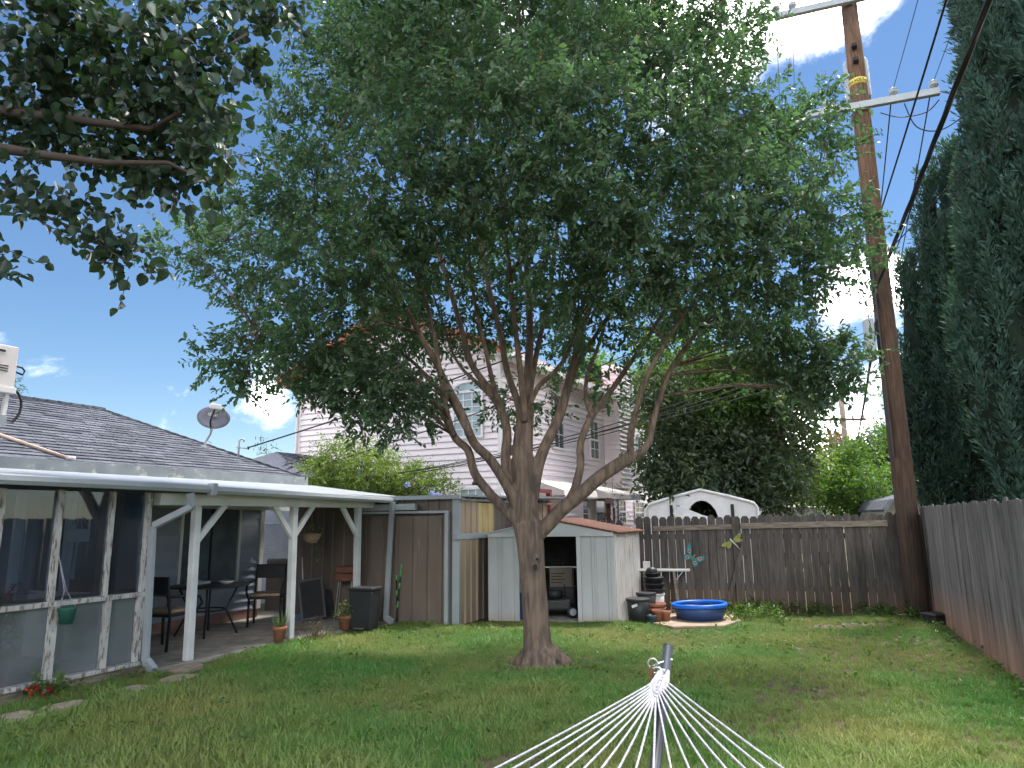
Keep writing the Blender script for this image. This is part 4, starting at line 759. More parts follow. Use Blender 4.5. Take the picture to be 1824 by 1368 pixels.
# paddling pool
pc=G(1259,1112); PO=thing('paddling_pool','round blue paddling pool with dark water on the concrete pad','pool',(pc.x,pc.y+.40,.036))
rp_=.42
MB().lathe([(rp_*.86,0),(rp_*.94,.12),(rp_*.97,.2),(rp_*.95,.2),(rp_*.84,.015),(0,.015)],40).build('pool_wall',M['bluewall'],PO,True)
MB().tube([(rp_*math.cos(a),rp_*math.sin(a),.215+.012*math.sin(a+2)) for a in [2*math.pi*i/40 for i in range(41)]],.034,8,False).build('rim_tube',M['bluepl'],PO,True)
MB().lathe([(rp_*.92,.15),(0,.151)],40).build('water',M['water'],PO,True)
# fence ornaments
def fp(u,v,dy=-.05): q=Frame(F0,fa).ony(u,v,dy); return Frame(F0,fa).w(q.x,dy,q.z)
def wing(pts,t=.008): return MB().prism(pts,t,Matrix.Rotation(math.pi/2,4,'X'))
bt=thing('butterfly_ornament','teal metal butterfly with orange spots hung on the back fence','ornament',fp(1234,993),fa)
rot=Matrix.Rotation(R_(-28),4,'Y')
for sx in (-1,1):
    up_=[(0.01*sx,.0),(.05*sx,.03),(.12*sx,.13),(.20*sx,.19),(.18*sx,.08),(.14*sx,.01),(.06*sx,-.02)]; lo2=[(.01*sx,-.01),(.07*sx,-.02),(.13*sx,-.02),(.15*sx,-.07),(.10*sx,-.13),(.06*sx,-.10),(.02*sx,-.05)]
    for nm_,pl in (('upper_wing',up_),('lower_wing',lo2)):
        pl=pl if sx>0 else pl[::-1]; o=wing(pl).build(nm_,M['teal'],bt); o.rotation_euler=(0,R_(38),R_(12*sx))
        cx=sum(a for a,_ in pl)/len(pl); cy=sum(b for _,b in pl)/len(pl); d_=MB().lathe([(.0,-.004),(.026,-.003),(.026,.003),(0,.004)],14).build('spot',M['orange'],o,False); d_.location=(cx,-.012,cy); d_.rotation_euler=(math.pi/2,0,0)
        d_=MB().lathe([(.027,-.001),(.031,-.001),(.031,.003),(.027,.003)],14).build('spot_ring',M['whitepl'],o); d_.location=(cx,-.011,cy); d_.rotation_euler=(math.pi/2,0,0)
o=MB().tube([(0,0,-.07),(0,0,-.02),(0,0,.05),(0,0,.07)],[.006,.014,.014,.008],8).build('body',M['lime'],bt,True); o.location=(0,-.015,0); o.rotation_euler=(0,R_(38),0)
dr_=thing('dragonfly_ornament','yellow green metal dragonfly hung near the fence post','ornament',fp(1304,964,-.1),fa)
for sx in (-1,1):
    for k_,(ln,an) in enumerate(((.2,8),(.15,-24))):
        pl=[(0,-.012),(ln*.4*sx,-.03),(ln*.8*sx,-.035),(ln*sx,-.005),(ln*.85*sx,.03),(ln*.4*sx,.025),(0,.012)]; pl=pl if sx>0 else pl[::-1]
        o=wing(pl,.006).build('wing',M['lime'],dr_); o.rotation_euler=(0,R_(-34-an*sx),0); o.location=(.01*sx,0,.0)
o=MB().tube([(0,0,.05),(0,0,.02),(0,0,-.02),(0,0,-.2)],[.014,.02,.014,.006],8).build('body',M['whitepl'],dr_,True); o.rotation_euler=(0,R_(-42),0); o.location=(0,-.02,0)
# inside the garden shed: mower, box, tote
p=W0+Matrix.Rotation(wa,3,'Z')@Vector((1.05,.45,.03)); mo=thing('lawn_mower','dark push mower standing inside the garden shed doorway','mower',p,wa+.2)
MB().box(-.25,.25,-.2,.25,.12,.3).build('deck',M['blackpl'],mo,False,.04); MB().lathe([(.13,.3),(.13,.42),(.06,.46),(0,.46)],14).build('engine',M['black'],mo,True)
for x,y,r in ((.27,-.18,.1),(-.27,-.18,.1),(.27,.24,.1),(-.27,.24,.1)):
    wh=MB().lathe([(0,-.02),(r,-.022),(r,.022),(0,.02)],18).build('wheel',M['black'],mo,True); wh.location=(x,y,r); wh.rotation_euler=(math.pi/2,0,0) if False else (math.pi/2,0,.3)
    h_=MB().lathe([(r*.35,-.026),(r*.6,-.026),(r*.6,.026),(r*.35,.026)],14).build('hub',M['greym'],wh); 
MB().tube([(-.2,.25,.25),(-.2,.6,.9),(.2,.6,.9),(.2,.25,.25)],.013,6).build('handle',M['black'],mo,True)
p=W0+Matrix.Rotation(wa,3,'Z')@Vector((1.12,1.0,.03)); cb=thing('cardboard_box','brown cardboard box on a crate at the back of the garden shed','box',p,wa); MB().box(-.2,.2,-.15,.15,.45,.78).build('carton',M['brownm'],cb,False,.004); MB().box(-.22,.22,-.16,.16,0,.448).build('crate',M['blackpl'],cb,False,.01)  # carton coloured darker than cardboard to paint in the shed's shade
w=MB(); [w.box(-.17,.02+.05*(i%2),-.154,-.1515,.52+i*.05,.535+i*.05) for i in range(4)]; w.build('print',M['black'],cb)
p=W0+Matrix.Rotation(wa,3,'Z')@Vector((.62,.3,.03)); bt_=thing('blue_tote','dark blue tote at the left inside the garden shed','tote',p,wa); MB().box(-.14,.1,-.12,.25,0,.36).build('tub',M['bluewall'],bt_,False,.02); MB().box(-.155,.115,-.135,.265,.362,.40).build('lid',M['bluewall'],bt_,False,.01)
p=G(1672,1112); bo=thing('drain_box','low black plastic box on the grass beside the pole','box',(p.x-.02,p.y,0),.3); MB().box(-.13,.13,-.11,.11,0,.13).build('body',M['blackpl'],bo,False,.01); MB().box(-.18,.18,-.15,.15,.132,.165).build('lid',M['blackpl'],bo,False,.012)
# gravel patches by the back fence
for i,(u,v,sx,lab) in enumerate(((1475,1117,.22,'left patch of pale gravel in the lawn'),(1520,1114,.15,'faint middle patch of pale gravel in the lawn'),(1565,1113,.3,'right patch of pale gravel in the lawn'))):
    p=G(u,v); w=MB()
    for j in range(90):
        a=random.random()*6.28; r=random.random()**.5; s=random.uniform(.008,.024); x=r*sx*math.cos(a); y=r*.13*math.sin(a)
        w.add([(x-s,y-s*.7,0),(x+s,y-s,0),(x+s*.8,y+s,0),(x-s,y+s*.8,0),(x-s*.2,y,s*1.2)],[(0,1,4),(1,2,4),(2,3,4),(3,0,4)])
    g_=w.build('gravel_patch',M['gravel'],None,False,0,(p.x,p.y,.004)); tag(g_,lab,'gravel'); stuff(g_)
# ------------------------------------------------------------------ beyond the fence
def tent():
    y=18.5; a=Y(1154,915,y); b=Y(1344,915,y); pk=Y(1246,874,y); hw=(b.x-a.x)/2; cx=(a.x+b.x)/2; zt=pk.z; ze=Y(1160,903,y).z
    t=thing('canopy_tent','white tarpaulin canopy tent with an arched window beyond the back fence','tent',(cx,y,0),-.22)
    arc=[(-hw,0),(-hw,ze-.08),(-hw*.94,ze+.05),(-hw*.5,(ze+zt)/2+.03),(0,zt),(hw*.5,(ze+zt)/2+.03),(hw*.94,ze+.05),(hw,ze-.08),(hw,0)]
    mb=MB(); n=len(arc); mb.add([(x,0,z) for x,z in arc]+[(x,5,z) for x,z in arc],[(i,n+i,n+i+1,i+1) for i in range(n-1)]); r=mb.build('cover',M['tarp'],t); r.modifiers.new('s','SOLIDIFY').thickness=.03
    MB().tube([(x*1.01,-.03,z+.02) for x,z in arc],.04,8).build('piping',M['tarp'],t,True)
    # front sheet with an arched opening
    ow,oz=.42,ze-.05; hole=[(ow*math.cos(q),max(.9,0)+(.62)*math.sin(q)*1.0+.55) for q in [math.pi*i/10 for i in range(11)]]
    hole=[(x+.02,z) for x,z in hole]; fs=MB(); outer=arc; 
    L_=[p for p in outer if p[0]<=0]; Rr=[p for p in outer if p[0]>=0]
    hl=[(hole[10][0],0)]+hole[5:][::-1]; hr=hole[:6][::-1]+[(hole[0][0],0)]
    pl=L_+hl[::-1]; pr_=Rr+hr[::-1]
    fs.add([(x,.0,z) for x,z in pl],[tuple(range(len(pl)))]); fs.add([(x,.0,z) for x,z in pr_],[tuple(range(len(pr_)))])
    f=fs.build('front_sheet',M['tarp'],t); f.modifiers.new('s','SOLIDIFY').thickness=.01
    for x in (-.75,.78): MB().box(x-.04,x+.04,-.06,-.03,.4,zt-.36).build('strap',M['black'],t)
    MB().add([(-.72,-.08,1.75),(-.6,-.12,1.92),(-.35,-.1,1.86),(.0,-.12,1.70),(.45,-.09,1.55),(.5,-.1,1.45),(.1,-.14,1.45),(-.3,-.13,1.55),(-.6,-.1,1.6)],[(0,1,2,7,8),(2,3,6,7),(3,4,5,6)]).build('rolled_flap',M['tarp'],t).modifiers.new('s','SOLIDIFY').thickness=.05
    MB().box(-hw+.1,hw-.1,3.5,3.55,0,1.9).build('shade_sheet',M['dark'],t)  # near-black sheet added as painted shade behind the arched opening
tent()
t=thing('white_camper','white low camper roof with ribbed side beyond the back fence','camper',(Y(1425,908,24).x,24,0),-.1); hw=.95
MB().box(-hw,hw,0,2.2,.4,1.86).build('body',M['whitepl'],t,False,.06)
for i in range(4):
    w=MB().box(-hw+.05+i*.47,-hw+.47+i*.47,-.03,-.005,1.2,1.8).build('side_panel',M['whitem'],t); [MB().box(-hw+.09+i*.47,-hw+.43+i*.47,-.045,-.032,1.3+j*.12,1.34+j*.12).build('slat',M['whitepl'],w) for j in range(4)]
MB().box(-hw-.06,hw+.06,-.1,2.3,1.862,1.95).build('roof',M['whitepl'],t,False,.03)
[MB().lathe([(0,-.09),(.3,-.1),(.3,.1),(0,.09)],16).build('wheel',M['black'],t,True,loc=(x,.1,.3),rot=(math.pi/2,0,0)) for x in (-.6,.6)]
t=thing('white_trailer','white trailer roof left of the ribbed camper beyond the fence','trailer',(Y(1378,910,27).x,27,0)); MB().box(-.75,.75,0,2,.4,1.84).build('body',M['whitepl'],t,False,.08); MB().box(-.6,.6,.2,1.8,1.842,1.9).build('roof_hatch',M['whitepl'],t,False,.02); [MB().lathe([(0,-.09),(.3,-.1),(.3,.1),(0,.09)],16).build('wheel',M['black'],t,True,loc=(x,.1,.3),rot=(math.pi/2,0,0)) for x in (-.4,.4)]
yb=17.5; a=Y(1582,912,yb); b=Y(1690,905,yb); t=thing('barn_shed','white barn shaped shed with green trim behind the utility pole','shed',((a.x+b.x)/2,yb,0),-.25); hw=(b.x-a.x)/2+.03
zt=Y(1640,879,yb).z; zl=Y(1600,893,yb).z; arc=[(-hw,0),(-hw,zl-.22),(-hw*.78,zl+.02),(0,zt),(hw*.78,zl+.02),(hw,zl-.22),(hw,0)]
MB().prism(arc,.04,Matrix.Rotation(math.pi/2,4,'X')).build('front_wall',M['whitepl'],t); MB().box(-hw+.02,hw-.02,.05,2.6,0,zl-.25).build('walls',M['whitepl'],t)
for i in range(1,5):
    x0,z0=arc[i]; x1,z1=arc[i+1]; MB().add([(x0*1.05,-.12,z0+.03),(x1*1.05,-.12,z1+.03),(x1*1.05,2.7,z1+.03),(x0*1.05,2.7,z0+.03),(x0*1.05,-.12,z0-.02),(x1*1.05,-.12,z1-.02),(x1*1.05,2.7,z1-.02),(x0*1.05,2.7,z0-.02)],[(0,1,2,3),(7,6,5,4),(0,4,5,1),(1,5,6,2),(2,6,7,3),(3,7,4,0)]).build('roof_slope',M['shingle'],t)
    MB().bar((x0,-.14,z0),(x1,-.14,z1),.03,.07).build('trim',M['greym'],t)
MB().box(-.42,.42,-.075,-.045,0,zl-.12).build('door',M['whitepl'],t); [MB().box(*q).build('door_trim',M['greym'],t) for q in ((-.49,-.422,-.08,-.045,0,zl-.05),(.422,.49,-.08,-.045,0,zl-.05),(-.42,.42,-.08,-.045,zl-.118,zl-.05))]
# ------------------------------------------------------------------ utility pole and lines
PX,PY=6.62,12.02; AD=Vector((.945,-.327,0)); LD=Vector((-.36,-.933,0))
UP=thing('utility_pole','tall brown wooden utility pole standing in the fence corner','utility pole',(PX,PY,0))
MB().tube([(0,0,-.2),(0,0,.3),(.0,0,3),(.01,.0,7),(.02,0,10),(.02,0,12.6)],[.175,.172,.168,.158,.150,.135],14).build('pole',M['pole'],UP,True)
def arm(z,l0,l1,dy=-.19):
    off=LD*.19; return MB().bar(AD*l0+off+Vector((0,0,z)),AD*l1+off+Vector((0,0,z)),.10,.13).build('crossarm',M['greym'],UP,False,.008)
ZA=9.12; arm(ZA,-1.25,1.28); arm(11.35,-1.35,1.3)
for l,z in ((.55,ZA),(1.2,ZA),(-.6,ZA),(-1.2,ZA),(-1.0,11.35),(-1.3,11.35),(1.2,11.35)):
    c=AD*l+LD*.19+Vector((0,0,z+.065)); MB().lathe([(.012,0),(.012,.05),(.075,.06),(.085,.09),(.04,.10),(.07,.12),(.07,.14),(.03,.17),(0,.18)],12,c).build('insulator',M['greym'],UP,True)
tr=MB().lathe([(.0,0),(.20,.0),(.225,.05),(.225,.78),(.21,.83),(.09,.87),(0,.87)],20,Vector((.2,.35,9.55))).build('transformer',M['greym'],UP,True)
for x in (-.12,.12): MB().lathe([(.035,0),(.05,.03),(.03,.06),(.05,.09),(.03,.12),(.045,.15),(.012,.22),(0,.22)],10,(x+.2,.35,10.4)).build('bushing',M['greym'],tr,True)
for z in (9.75,10.2): MB().bar((0,.0,z),(0,.2,z),.12,.1).build('bracket',M['steel'],UP)
MB().lathe([(.158,9.62),(.158,9.74)],16,(.015,0,0)).build('warning_band',M['yellow'],UP,True)
tx=bpy.data.curves.new('lettering','FONT'); tx.body='HIGH VOLTAGE'; tx.size=.075; tx.extrude=.001; tx.align_x='CENTER'; to=bpy.data.objects.new('lettering',tx); COL.objects.link(to); bpy.context.view_layer.update()
me=bpy.data.meshes.new_from_object(to.evaluated_get(bpy.context.evaluated_depsgraph_get())); bpy.data.objects.remove(to)
for v in me.vertices:
    a=v.co.x/.16; r=.1595+v.co.z; v.co=Vector((.015+r*math.sin(a)*1,-r*math.cos(a),9.655+v.co.y))
me.materials.clear(); me.materials.append(M['black']); lt_=obj('lettering',me,UP); lt_.rotation_euler=(0,0,R_(-28))
for z in (10.35,10.05): MB().bar(LD*.15+Vector((0,0,z)),LD*.22+Vector((0,0,z+.03)),.09,.1).build('bolt_plate',M['black'],UP)
jb=MB().box(-.36,-.24,-.1,.1,4.3,5.05).build('junction_box',M['greym'],UP,False,.02)
def sag(p,q,s,n=14):
    p=Vector(p); q=Vector(q); return [p.lerp(q,i/n)-Vector((0,0,s*4*(i/n)*(1-i/n))) for i in range(n+1)]
def wob(pts,a): return [p+Vector((random.uniform(-a,a),random.uniform(-a,a),random.uniform(-a,a))) for p in pts]
w=MB()
for i in range(26):
    z0=random.uniform(4.9,6.4); a=random.uniform(2.4,3.9); p=Vector((math.cos(a)*.19,-abs(math.sin(a))*.19,z0)); q=p+Vector((random.uniform(-.3,.05),random.uniform(-.12,.05),random.uniform(-.5,.4))); w.tube(wob(sag(p,q,random.uniform(.02,.15),5),.02),.007,4)
stuff(w.build('cable_tangle',M['wire'],UP))
MB().tube([(-.17,-.1,z) for z in (2.6,4,5.2,6.3)],.022,6).build('riser',M['black'],UP)
w=MB(); w.tube([Vector(q) for q in crom([Vector((0,0,8.9))+AD*.3+LD*.2,Vector((0,0,8.72))+AD*.6+LD*.25,Vector((0,0,8.7))+AD*1.0+LD*.3,Vector((0,0,8.95))+AD*1.25+LD*.2],6)],.011,5)
w.tube([Vector(q) for q in crom([Vector((0,0,9.0))+AD*.7+LD*.2,Vector((0,0,8.5))+AD*.85+LD*.2,Vector((0,0,8.42))+AD*1.25+LD*.1,Vector((0,0,8.75))+AD*1.75,Vector((0,0,8.95))+AD*1.95],6)],.011,5)
w.tube([Vector(q) for q in crom([Vector((0,.3,9.5)),Vector((0,.25,9.3))+AD*.25,Vector((0,0,9.25))+AD*.5],6)],.01,5); w.build('jumper_wires',M['wire'],UP)
def wirething(lab,p,q,s,r,name='overhead_wire',cat='wire',grp=None,tw=0,n=18):
    pts=sag(p,q,s,n); b=pts[0]; t=thing(name,lab,cat,b,0,grp)
    if tw:
        k=140; full=sag(p,q,s,k); d=(Vector(q)-Vector(p)).normalized(); a=d.orthogonal().normalized(); c=d.cross(a)
        for ph in (0,2.09,4.19):
            MB().tube([x-b+(a*math.cos(ph+i*tw)+c*math.sin(ph+i*tw))*r*.8 for i,x in enumerate(full)],r,6).build('strand',M['wire'],t,True)
    else: MB().tube([x-b for x in pts],r,6).build('conductor',M['wire'],t,True)
    return t
P0=Vector((PX,PY,0)); up=lambda z:Vector((0,0,z))
E=30
wirething('thick twisted black cable coming down to the pole below its crossarm',P0+up(5.55)+LD*.2+AD*-.12,P0+LD*E+up(6.6),.35,.016,'twisted_cable','cable',None,.45)
wirething('dark wire just left of the thick twisted cable',P0+up(6.7)+LD*.18,P0+LD*E+up(7.2)+AD*-.1,.35,.012,'overhead_cable','cable')
wirething('wire from the inner right crossarm insulator towards the viewer',P0+AD*.55+up(ZA+.2)+LD*.19,P0+LD*E+AD*.55+up(9.2),.4,.006)
wirething('wire from the outer right crossarm insulator towards the viewer',P0+AD*1.2+up(ZA+.2)+LD*.19,P0+LD*E+AD*1.2+up(9.2),.4,.006)
wirething('thin wire from the right end of the top crossarm',P0+AD*1.2+up(11.5)+LD*.19,P0+LD*E+AD*1.2+up(11.4),.4,.005)
wirething('thin wire dropping from the top left crossarm end behind the leaves',P0+AD*-1.3+up(11.5)+LD*.19,P0+AD*-1.3-LD*34+up(7.4),.4,.006)
wirething('second thin wire dropping from the top left crossarm behind the leaves',P0+AD*-1.0+up(11.5)+LD*.19,P0+AD*-.7-LD*34+up(7.4),.5,.005)
wirething('purple grey wire crossing in front of the tall cypress top',P0+up(5.75)+AD*.15,Y(1800,40,9.0)+Vector((2.5,-3.5,3.2)),.25,.010)
wirething('dark wire running from the pole up across the dark cypress',P0+up(6.3)+AD*.18,Y(1824,90,8.0)+Vector((1.2,-1.6,1.4)),.2,.010)
wirething('long wire climbing steeply right of the thick cable',P0+up(6.0)+AD*.18+LD*.1,P0+LD*E+up(9.6)+AD*.9,.3,.009)
wirething('loop wires from the crossarm end towards the cypress',P0+AD*1.28+up(ZA)+LD*.19,P0+AD*7+up(8.0)-LD*1.0,.3,.010)
wirething('service line from the pole to the grey house mast',P0+up(7.2)+AD*-.2,MASTW,.25,.013,'service_line','cable')
wirething('lower service line from the pole across the pink gable',P0+up(6.4)+AD*-.2,PF.w(6.6,2.6,2.6),.25,.010,'service_line','cable')
sh=BS0+Matrix.Rotation(ba,3,'Z')@Vector((BL,.5,2.1))
for i,(z,dx,l_) in enumerate(((4.9,0,'upper thin line sagging from the pole across the pink side wall'),(4.75,-.4,'second thin line sagging across the pink side wall'),(4.55,-1.6,'third thin line sagging low across the pink side wall'),(4.4,-2.3,'lowest thin line sagging behind the tree trunk'))):
    wirething(l_,P0+up(z)+AD*-.18,sh+Vector((dx-1.5,1.6+.5*i,.45-.07*i)),.3,.009,'service_line','cable')
def farpole(name,lab,u,va,y,aw,xf):
    p=Y(u,va,y); t=thing(name,lab,'utility pole',(p.x,y,0)); MB().tube([(0,0,-.2),(0,0,p.z+(1.9 if not xf else .35))],[.18,.14],10).build('pole',M['pole'] if xf else M['wood_grey'],t,True); MB().bar((-aw,-.15,p.z),(aw,-.15,p.z),.11,.14).build('crossarm',M['pole'],t)
    for x in (-aw*.95,-aw*.5,aw*.4,aw*.92): MB().lathe([(.03,0),(.07,.05),(.05,.1),(.07,.13),(0,.2)],8,(x,-.15,p.z+.07)).build('insulator',M['greym'],t,True)
    MB().bar((-aw*.5,-.15,p.z),(0,-.15,p.z-.55),.04,.04).build('brace',M['steel'],t); MB().bar((aw*.5,-.15,p.z),(0,-.15,p.z-.55),.04,.04).build('brace',M['steel'],t)
    if xf: MB().lathe([(.3,0),(.33,.1),(.33,1.0),(.1,1.1),(0,1.1)],14,(0,-.4,p.z-1.55)).build('transformer',M['greym'],t,True)
    return p
f1=farpole('distant_utility_pole','distant wooden utility pole with a wide crossarm beyond the trees',1502,748,38,1.15,False); f2=farpole('distant_utility_pole','farthest thin utility pole carrying a grey transformer',1479,774,62,1.1,True)
wirething('dark cable running away from the pole down to the distant poles',P0+up(5.6)-LD*.2,f1+Vector((.1,0,-2.3)),.5,.03,'overhead_cable','cable')
for i,(l,x) in enumerate(((.55,.45),(1.2,1.05),(-1.2,-1.05))): wirething(('inner right','outer right','left')[i]+' line from the pole crossarm to the distant pole crossarm',P0+AD*l+up(ZA+.2)-LD*.0,f1+Vector((x,-.15,.25)),.6,.012)
# ------------------------------------------------------------------ hammock
ht=Y(1190,1153,3.3); hb_=Y(1167,1368,2.9); dirh=(hb_-ht).normalized(); k=(.03-ht.z)/dirh.z; ft=ht+dirh*k
HS=thing('hammock_stand','dark blue steel hammock stand arm rising from the lawn','hammock stand',(ft.x,ft.y,0))
b=Vector((ft.x,ft.y,0)); MB().tube([ht-b,ft-b+Vector((0,0,.0))],.0215,14).build('arm',M['tube'],HS,True)
MB().tube([ht-b,ht-b-dirh*.004],.022,14).build('end_cap',M['blackpl'],HS)
MB().tube([(0,0,.03),(-.04,-2.6,.03)],.028,12).build('base_tube',M['tube'],HS,True); MB().tube([(-.55,.0,.028),(.55,.0,.028)],.026,12).build('foot',M['tube'],HS,True); MB().tube([(-.6,-2.6,.028),(.5,-2.6,.028)],.026,12).build('foot',M['tube'],HS,True)
a2=Vector((-.06,-3.9,1.08)); MB().tube([Vector((-.04,-2.6,.03)),a2],.028,12).build('arm',M['tube'],HS,True)
def ring(c,r,t,nrm,n=14):
    nrm=Vector(nrm).normalized(); a=nrm.orthogonal().normalized(); e=nrm.cross(a); return MB().tube([c+(a*math.cos(2*math.pi*i/n)+e*math.sin(2*math.pi*i/n))*r for i in range(n+1)],t,6,False)
eb=ht+dirh*.08+Vector((-.035,-.02,0)); MB().tube([eb-b+Vector((.06,.02,.01)),eb-b,eb-b+Vector((-.02,-.01,-.005))],.006,6).build('eye_bolt',M['steel'],HS); ring(eb-b+Vector((-.03,-.005,.0)),.02,.004,(.2,1,0)).build('eye_ring',M['steel'],HS,True)
for i in range(3): ring(eb-b+Vector((-.022+.006*i,-.012*i,-.025-.03*i)),.016,.0035,(1,0,.2) if i%2 else (.1,1,.1)).build('chain_link',M['steel'],HS,True)
MB().tube([eb-b+Vector((-.035,0,-.01)),eb-b+Vector((-.037,-.005,-.08))],.009,6).build('spare_hook',M['rust'],HS)
rc=Y(1173,1200,3.22); HM=thing('rope_hammock','white rope hammock with fanned cords hanging from the dark stand','hammock',rc); 
ring(Vector((-.005,0,0)),.028,.0045,(.35,1,.25)).build('ring',M['steel'],HM,True)
kn=Y(1182,1198,3.2)-rc; ce=Y(1166,1243,3.06)-rc
w=MB()
for s in range(5):
    o_=(s-2)*.008; w.tube([kn+Vector((o_,0,.006*math.sin(s*2))),(kn*.45+ce*.55)+Vector((o_*2.2,0,.004*(s%2))),ce+Vector((o_*.6,0,0))],[.011,.010,.006],7)
for i in range(8):
    f=(i+.5)/8; c=kn.lerp(ce,f); hw=.026*(1-abs(f-.45)*1.2); w.tube([c+Vector((-hw,.0,.004)),c+Vector((0,-.012,0)),c+Vector((hw,0,-.004))],.006,6)
w.build('braided_clew',M['rope'],HM,True); MB().lathe([(.0,-.016),(.018,-.008),(.02,.004),(.010,.016),(0,.017)],10,kn).build('knot',M['rope'],HM,True)
NR=17; sp0=Y(820,1396,2.42)-rc; sp1=Y(1430,1398,2.42)-rc; sp1.z=sp0.z=(sp0.z+sp1.z)/2
sbv=(sp1-sp0).normalized(); MB().tube([sp0-sbv*.05,sp1+sbv*.05],.019,10).build('spreader_bar',M['wpeel'],HM,True)
c0=kn.lerp(ce,.35)
for i in range(NR):
    f=i/(NR-1); e=abs(f-.5)*2; st=ce.lerp(c0,e**1.3)+Vector(((f-.5)*.045,0,0)); en=sp0.lerp(sp1,f); MB().tube(sag(st,en,.006,6),.0042,6).build('rope',M['rope'],HM,True)
sp2=Vector((sp0.x+.05,-1.0-rc.y,.72-rc.z)); sp3=Vector((sp1.x-.05,-1.0-rc.y,.72-rc.z)); MB().tube([sp2-Vector((.06,0,0)),sp3+Vector((.06,0,0))],.019,10).build('spreader_bar',M['wpeel'],HM,True)
w=MB()
for i in range(NR): f=i/(NR-1); w.tube(sag(sp0.lerp(sp1,f),sp2.lerp(sp3,f),.25,12),.005,5)
for j in range(1,26): f=j/26; a=sp0.lerp(sp2,f)-Vector((0,0,.25*4*f*(1-f))); c=sp1.lerp(sp3,f)-Vector((0,0,.25*4*f*(1-f))); w.tube([a,c],.004,4)
stuff(w.build('net_bed',M['rope'],HM,True)); w=MB(); e3=b+a2-rc
for i in range(NR): w.tube([sp2.lerp(sp3,i/(NR-1)),e3],.004,4)
stuff(w.build('far_cords',M['rope'],HM))
# ------------------------------------------------------------------ the crape myrtle
TB=G(962,1184); CT=thing('crape_myrtle','large spreading crape myrtle with smooth forked trunk in the middle lawn','tree',(TB.x,TB.y,0)); ty=TB.y
def tr_(pts,y1,w0,w1,dy0=0.):           # a limb along picture points, drifting to depth offset y1, half widths in pixels
    pts=crom(pts,3); n=len(pts); P=[];Rr=[]
    for i,(u,v) in enumerate(pts):
        f=i/(n-1); y=ty+dy0+(y1-dy0)*f; p=Y(u,v,y)-Vector((TB.x,TB.y,0)); P.append(p); Rr.append((w0+(w1-w0)*f)*y/FPX)
    return P,Rr
limbs=[]
def limb(pts,y1,w0,w1,dy0=0.): q=tr_(pts,y1,w0*.70,w1*.9,dy0); limbs.append(q); return q
limb([(962,1192),(960,1175),(957,1140),(954,1090),(950,1040),(947,1000),(944,965),(938,930)],0,27,36)
limbs[0]=(limbs[0][0],[float(q[0]) for q in crom([(.27,),(.205,),(.165,),(.155,),(.153,),(.158,),(.168,),(.175,)],3)])
limb([(940,950),(936,900),(932,860),(931,800),(934,760),(937,722)],0.05,34,17)
limb([(937,745),(940,705),(942,640),(944,590),(940,500),(932,400),(930,300),(925,180),(930,60)],.2,14,3)
limb([(933,760),(922,716),(903,660),(892,600),(868,500),(852,410),(845,300),(835,200)],.7,11,3,.1)
limb([(935,750),(930,690),(922,620),(915,560),(905,450),(890,340),(880,220)],-.7,10,3,-.1)
limb([(938,735),(958,690),(985,665),(1008,635),(1025,590),(1045,520),(1060,430),(1075,330)],-.9,8,2.5)
limb([(940,725),(950,660),(962,600),(980,520),(990,420),(1010,300),(1020,180)],.9,9,2.5)
limb([(948,890),(956,840),(970,797),(995,745),(1014,680),(1024,640),(1034,595),(1060,520),(1100,430),(1130,330),(1160,220)],.5,17,3,0)
limb([(1010,690),(1028,650),(1050,615),(1085,560),(1130,500),(1170,430)],-.7,8,3,.3)
limb([(945,965),(975,935),(1000,908),(1030,884),(1062,855),(1094,832),(1124,813)],-.35,19,13)
limb([(1124,815),(1123,780),(1130,745),(1138,715),(1152,672),(1185,610),(1230,545),(1270,480),(1300,400)],-1.2,10,3,-.35)
limb([(1118,818),(1140,806),(1155,789),(1161,762),(1171,724),(1190,668),(1218,622),(1260,570),(1320,510),(1390,440),(1440,380)],-.2,11,2.5,-.35)
limb([(1012,896),(1024,870),(1034,829),(1034,789),(1052,745),(1076,713),(1097,684),(1118,653),(1158,595),(1200,520),(1240,430),(1270,330)],.6,12,3,-.1)
limb([(1054,742),(1043,706),(1047,666),(1062,626),(1080,570),(1100,480)],1.2,7,3,.1)
limb([(920,900),(906,855),(900,815),(903,765),(886,718),(862,682),(838,645),(826,600),(800,510),(770,410),(740,320),(720,220)],.4,15,3)
limb([(888,722),(880,690),(873,660),(862,610),(846,540),(835,450),(830,350)],-.8,8,3,.1)
limb([(878,710),(848,680),(826,660),(806,628),(790,580),(770,520)],1.0,6,2.5,.1)
limb([(925,915),(905,868),(873,818),(844,789),(823,738),(797,688),(776,645),(757,612),(720,545),(670,460),(620,380),(580,300)],-.7,15,3)
limb([(838,776),(826,758),(800,710),(770,680),(730,640),(680,610),(620,590),(560,570)],.5,7,2.5,-.4)
limb([(928,940),(905,914),(870,876),(845,842),(834,802),(812,782),(795,748),(776,720),(752,693),(715,655),(670,635),(600,620),(530,610),(460,590)],-.2,14,2.5)
limb([(808,775),(797,740),(789,690),(778,628),(770,580),(745,500),(700,420),(640,330),(600,230)],-1.0,9,2.5,-.15)
limb([(868,480),(850,380),(845,260),(840,120),(850,20)],.5,5,2,.8); limb([(1160,500),(1220,400),(1270,280),(1290,150),(1310,60)],.2,6,2,.3); limb([(620,420),(560,400),(480,410),(400,430)],-.3,6,2,-.4); limb([(1260,560),(1320,580),(1390,600),(1450,620)],.1,6,2,.1); limb([(740,320),(690,200),(650,100),(640,20)],.2,5,2,.4)
w=MB()
for P,Rr in limbs: w.tube(P,Rr,12)
rootb=[(2.9,.33),(-.2,.42),(.5,.3),(3.9,.3),(1.6,.26),(5.2,.34)]
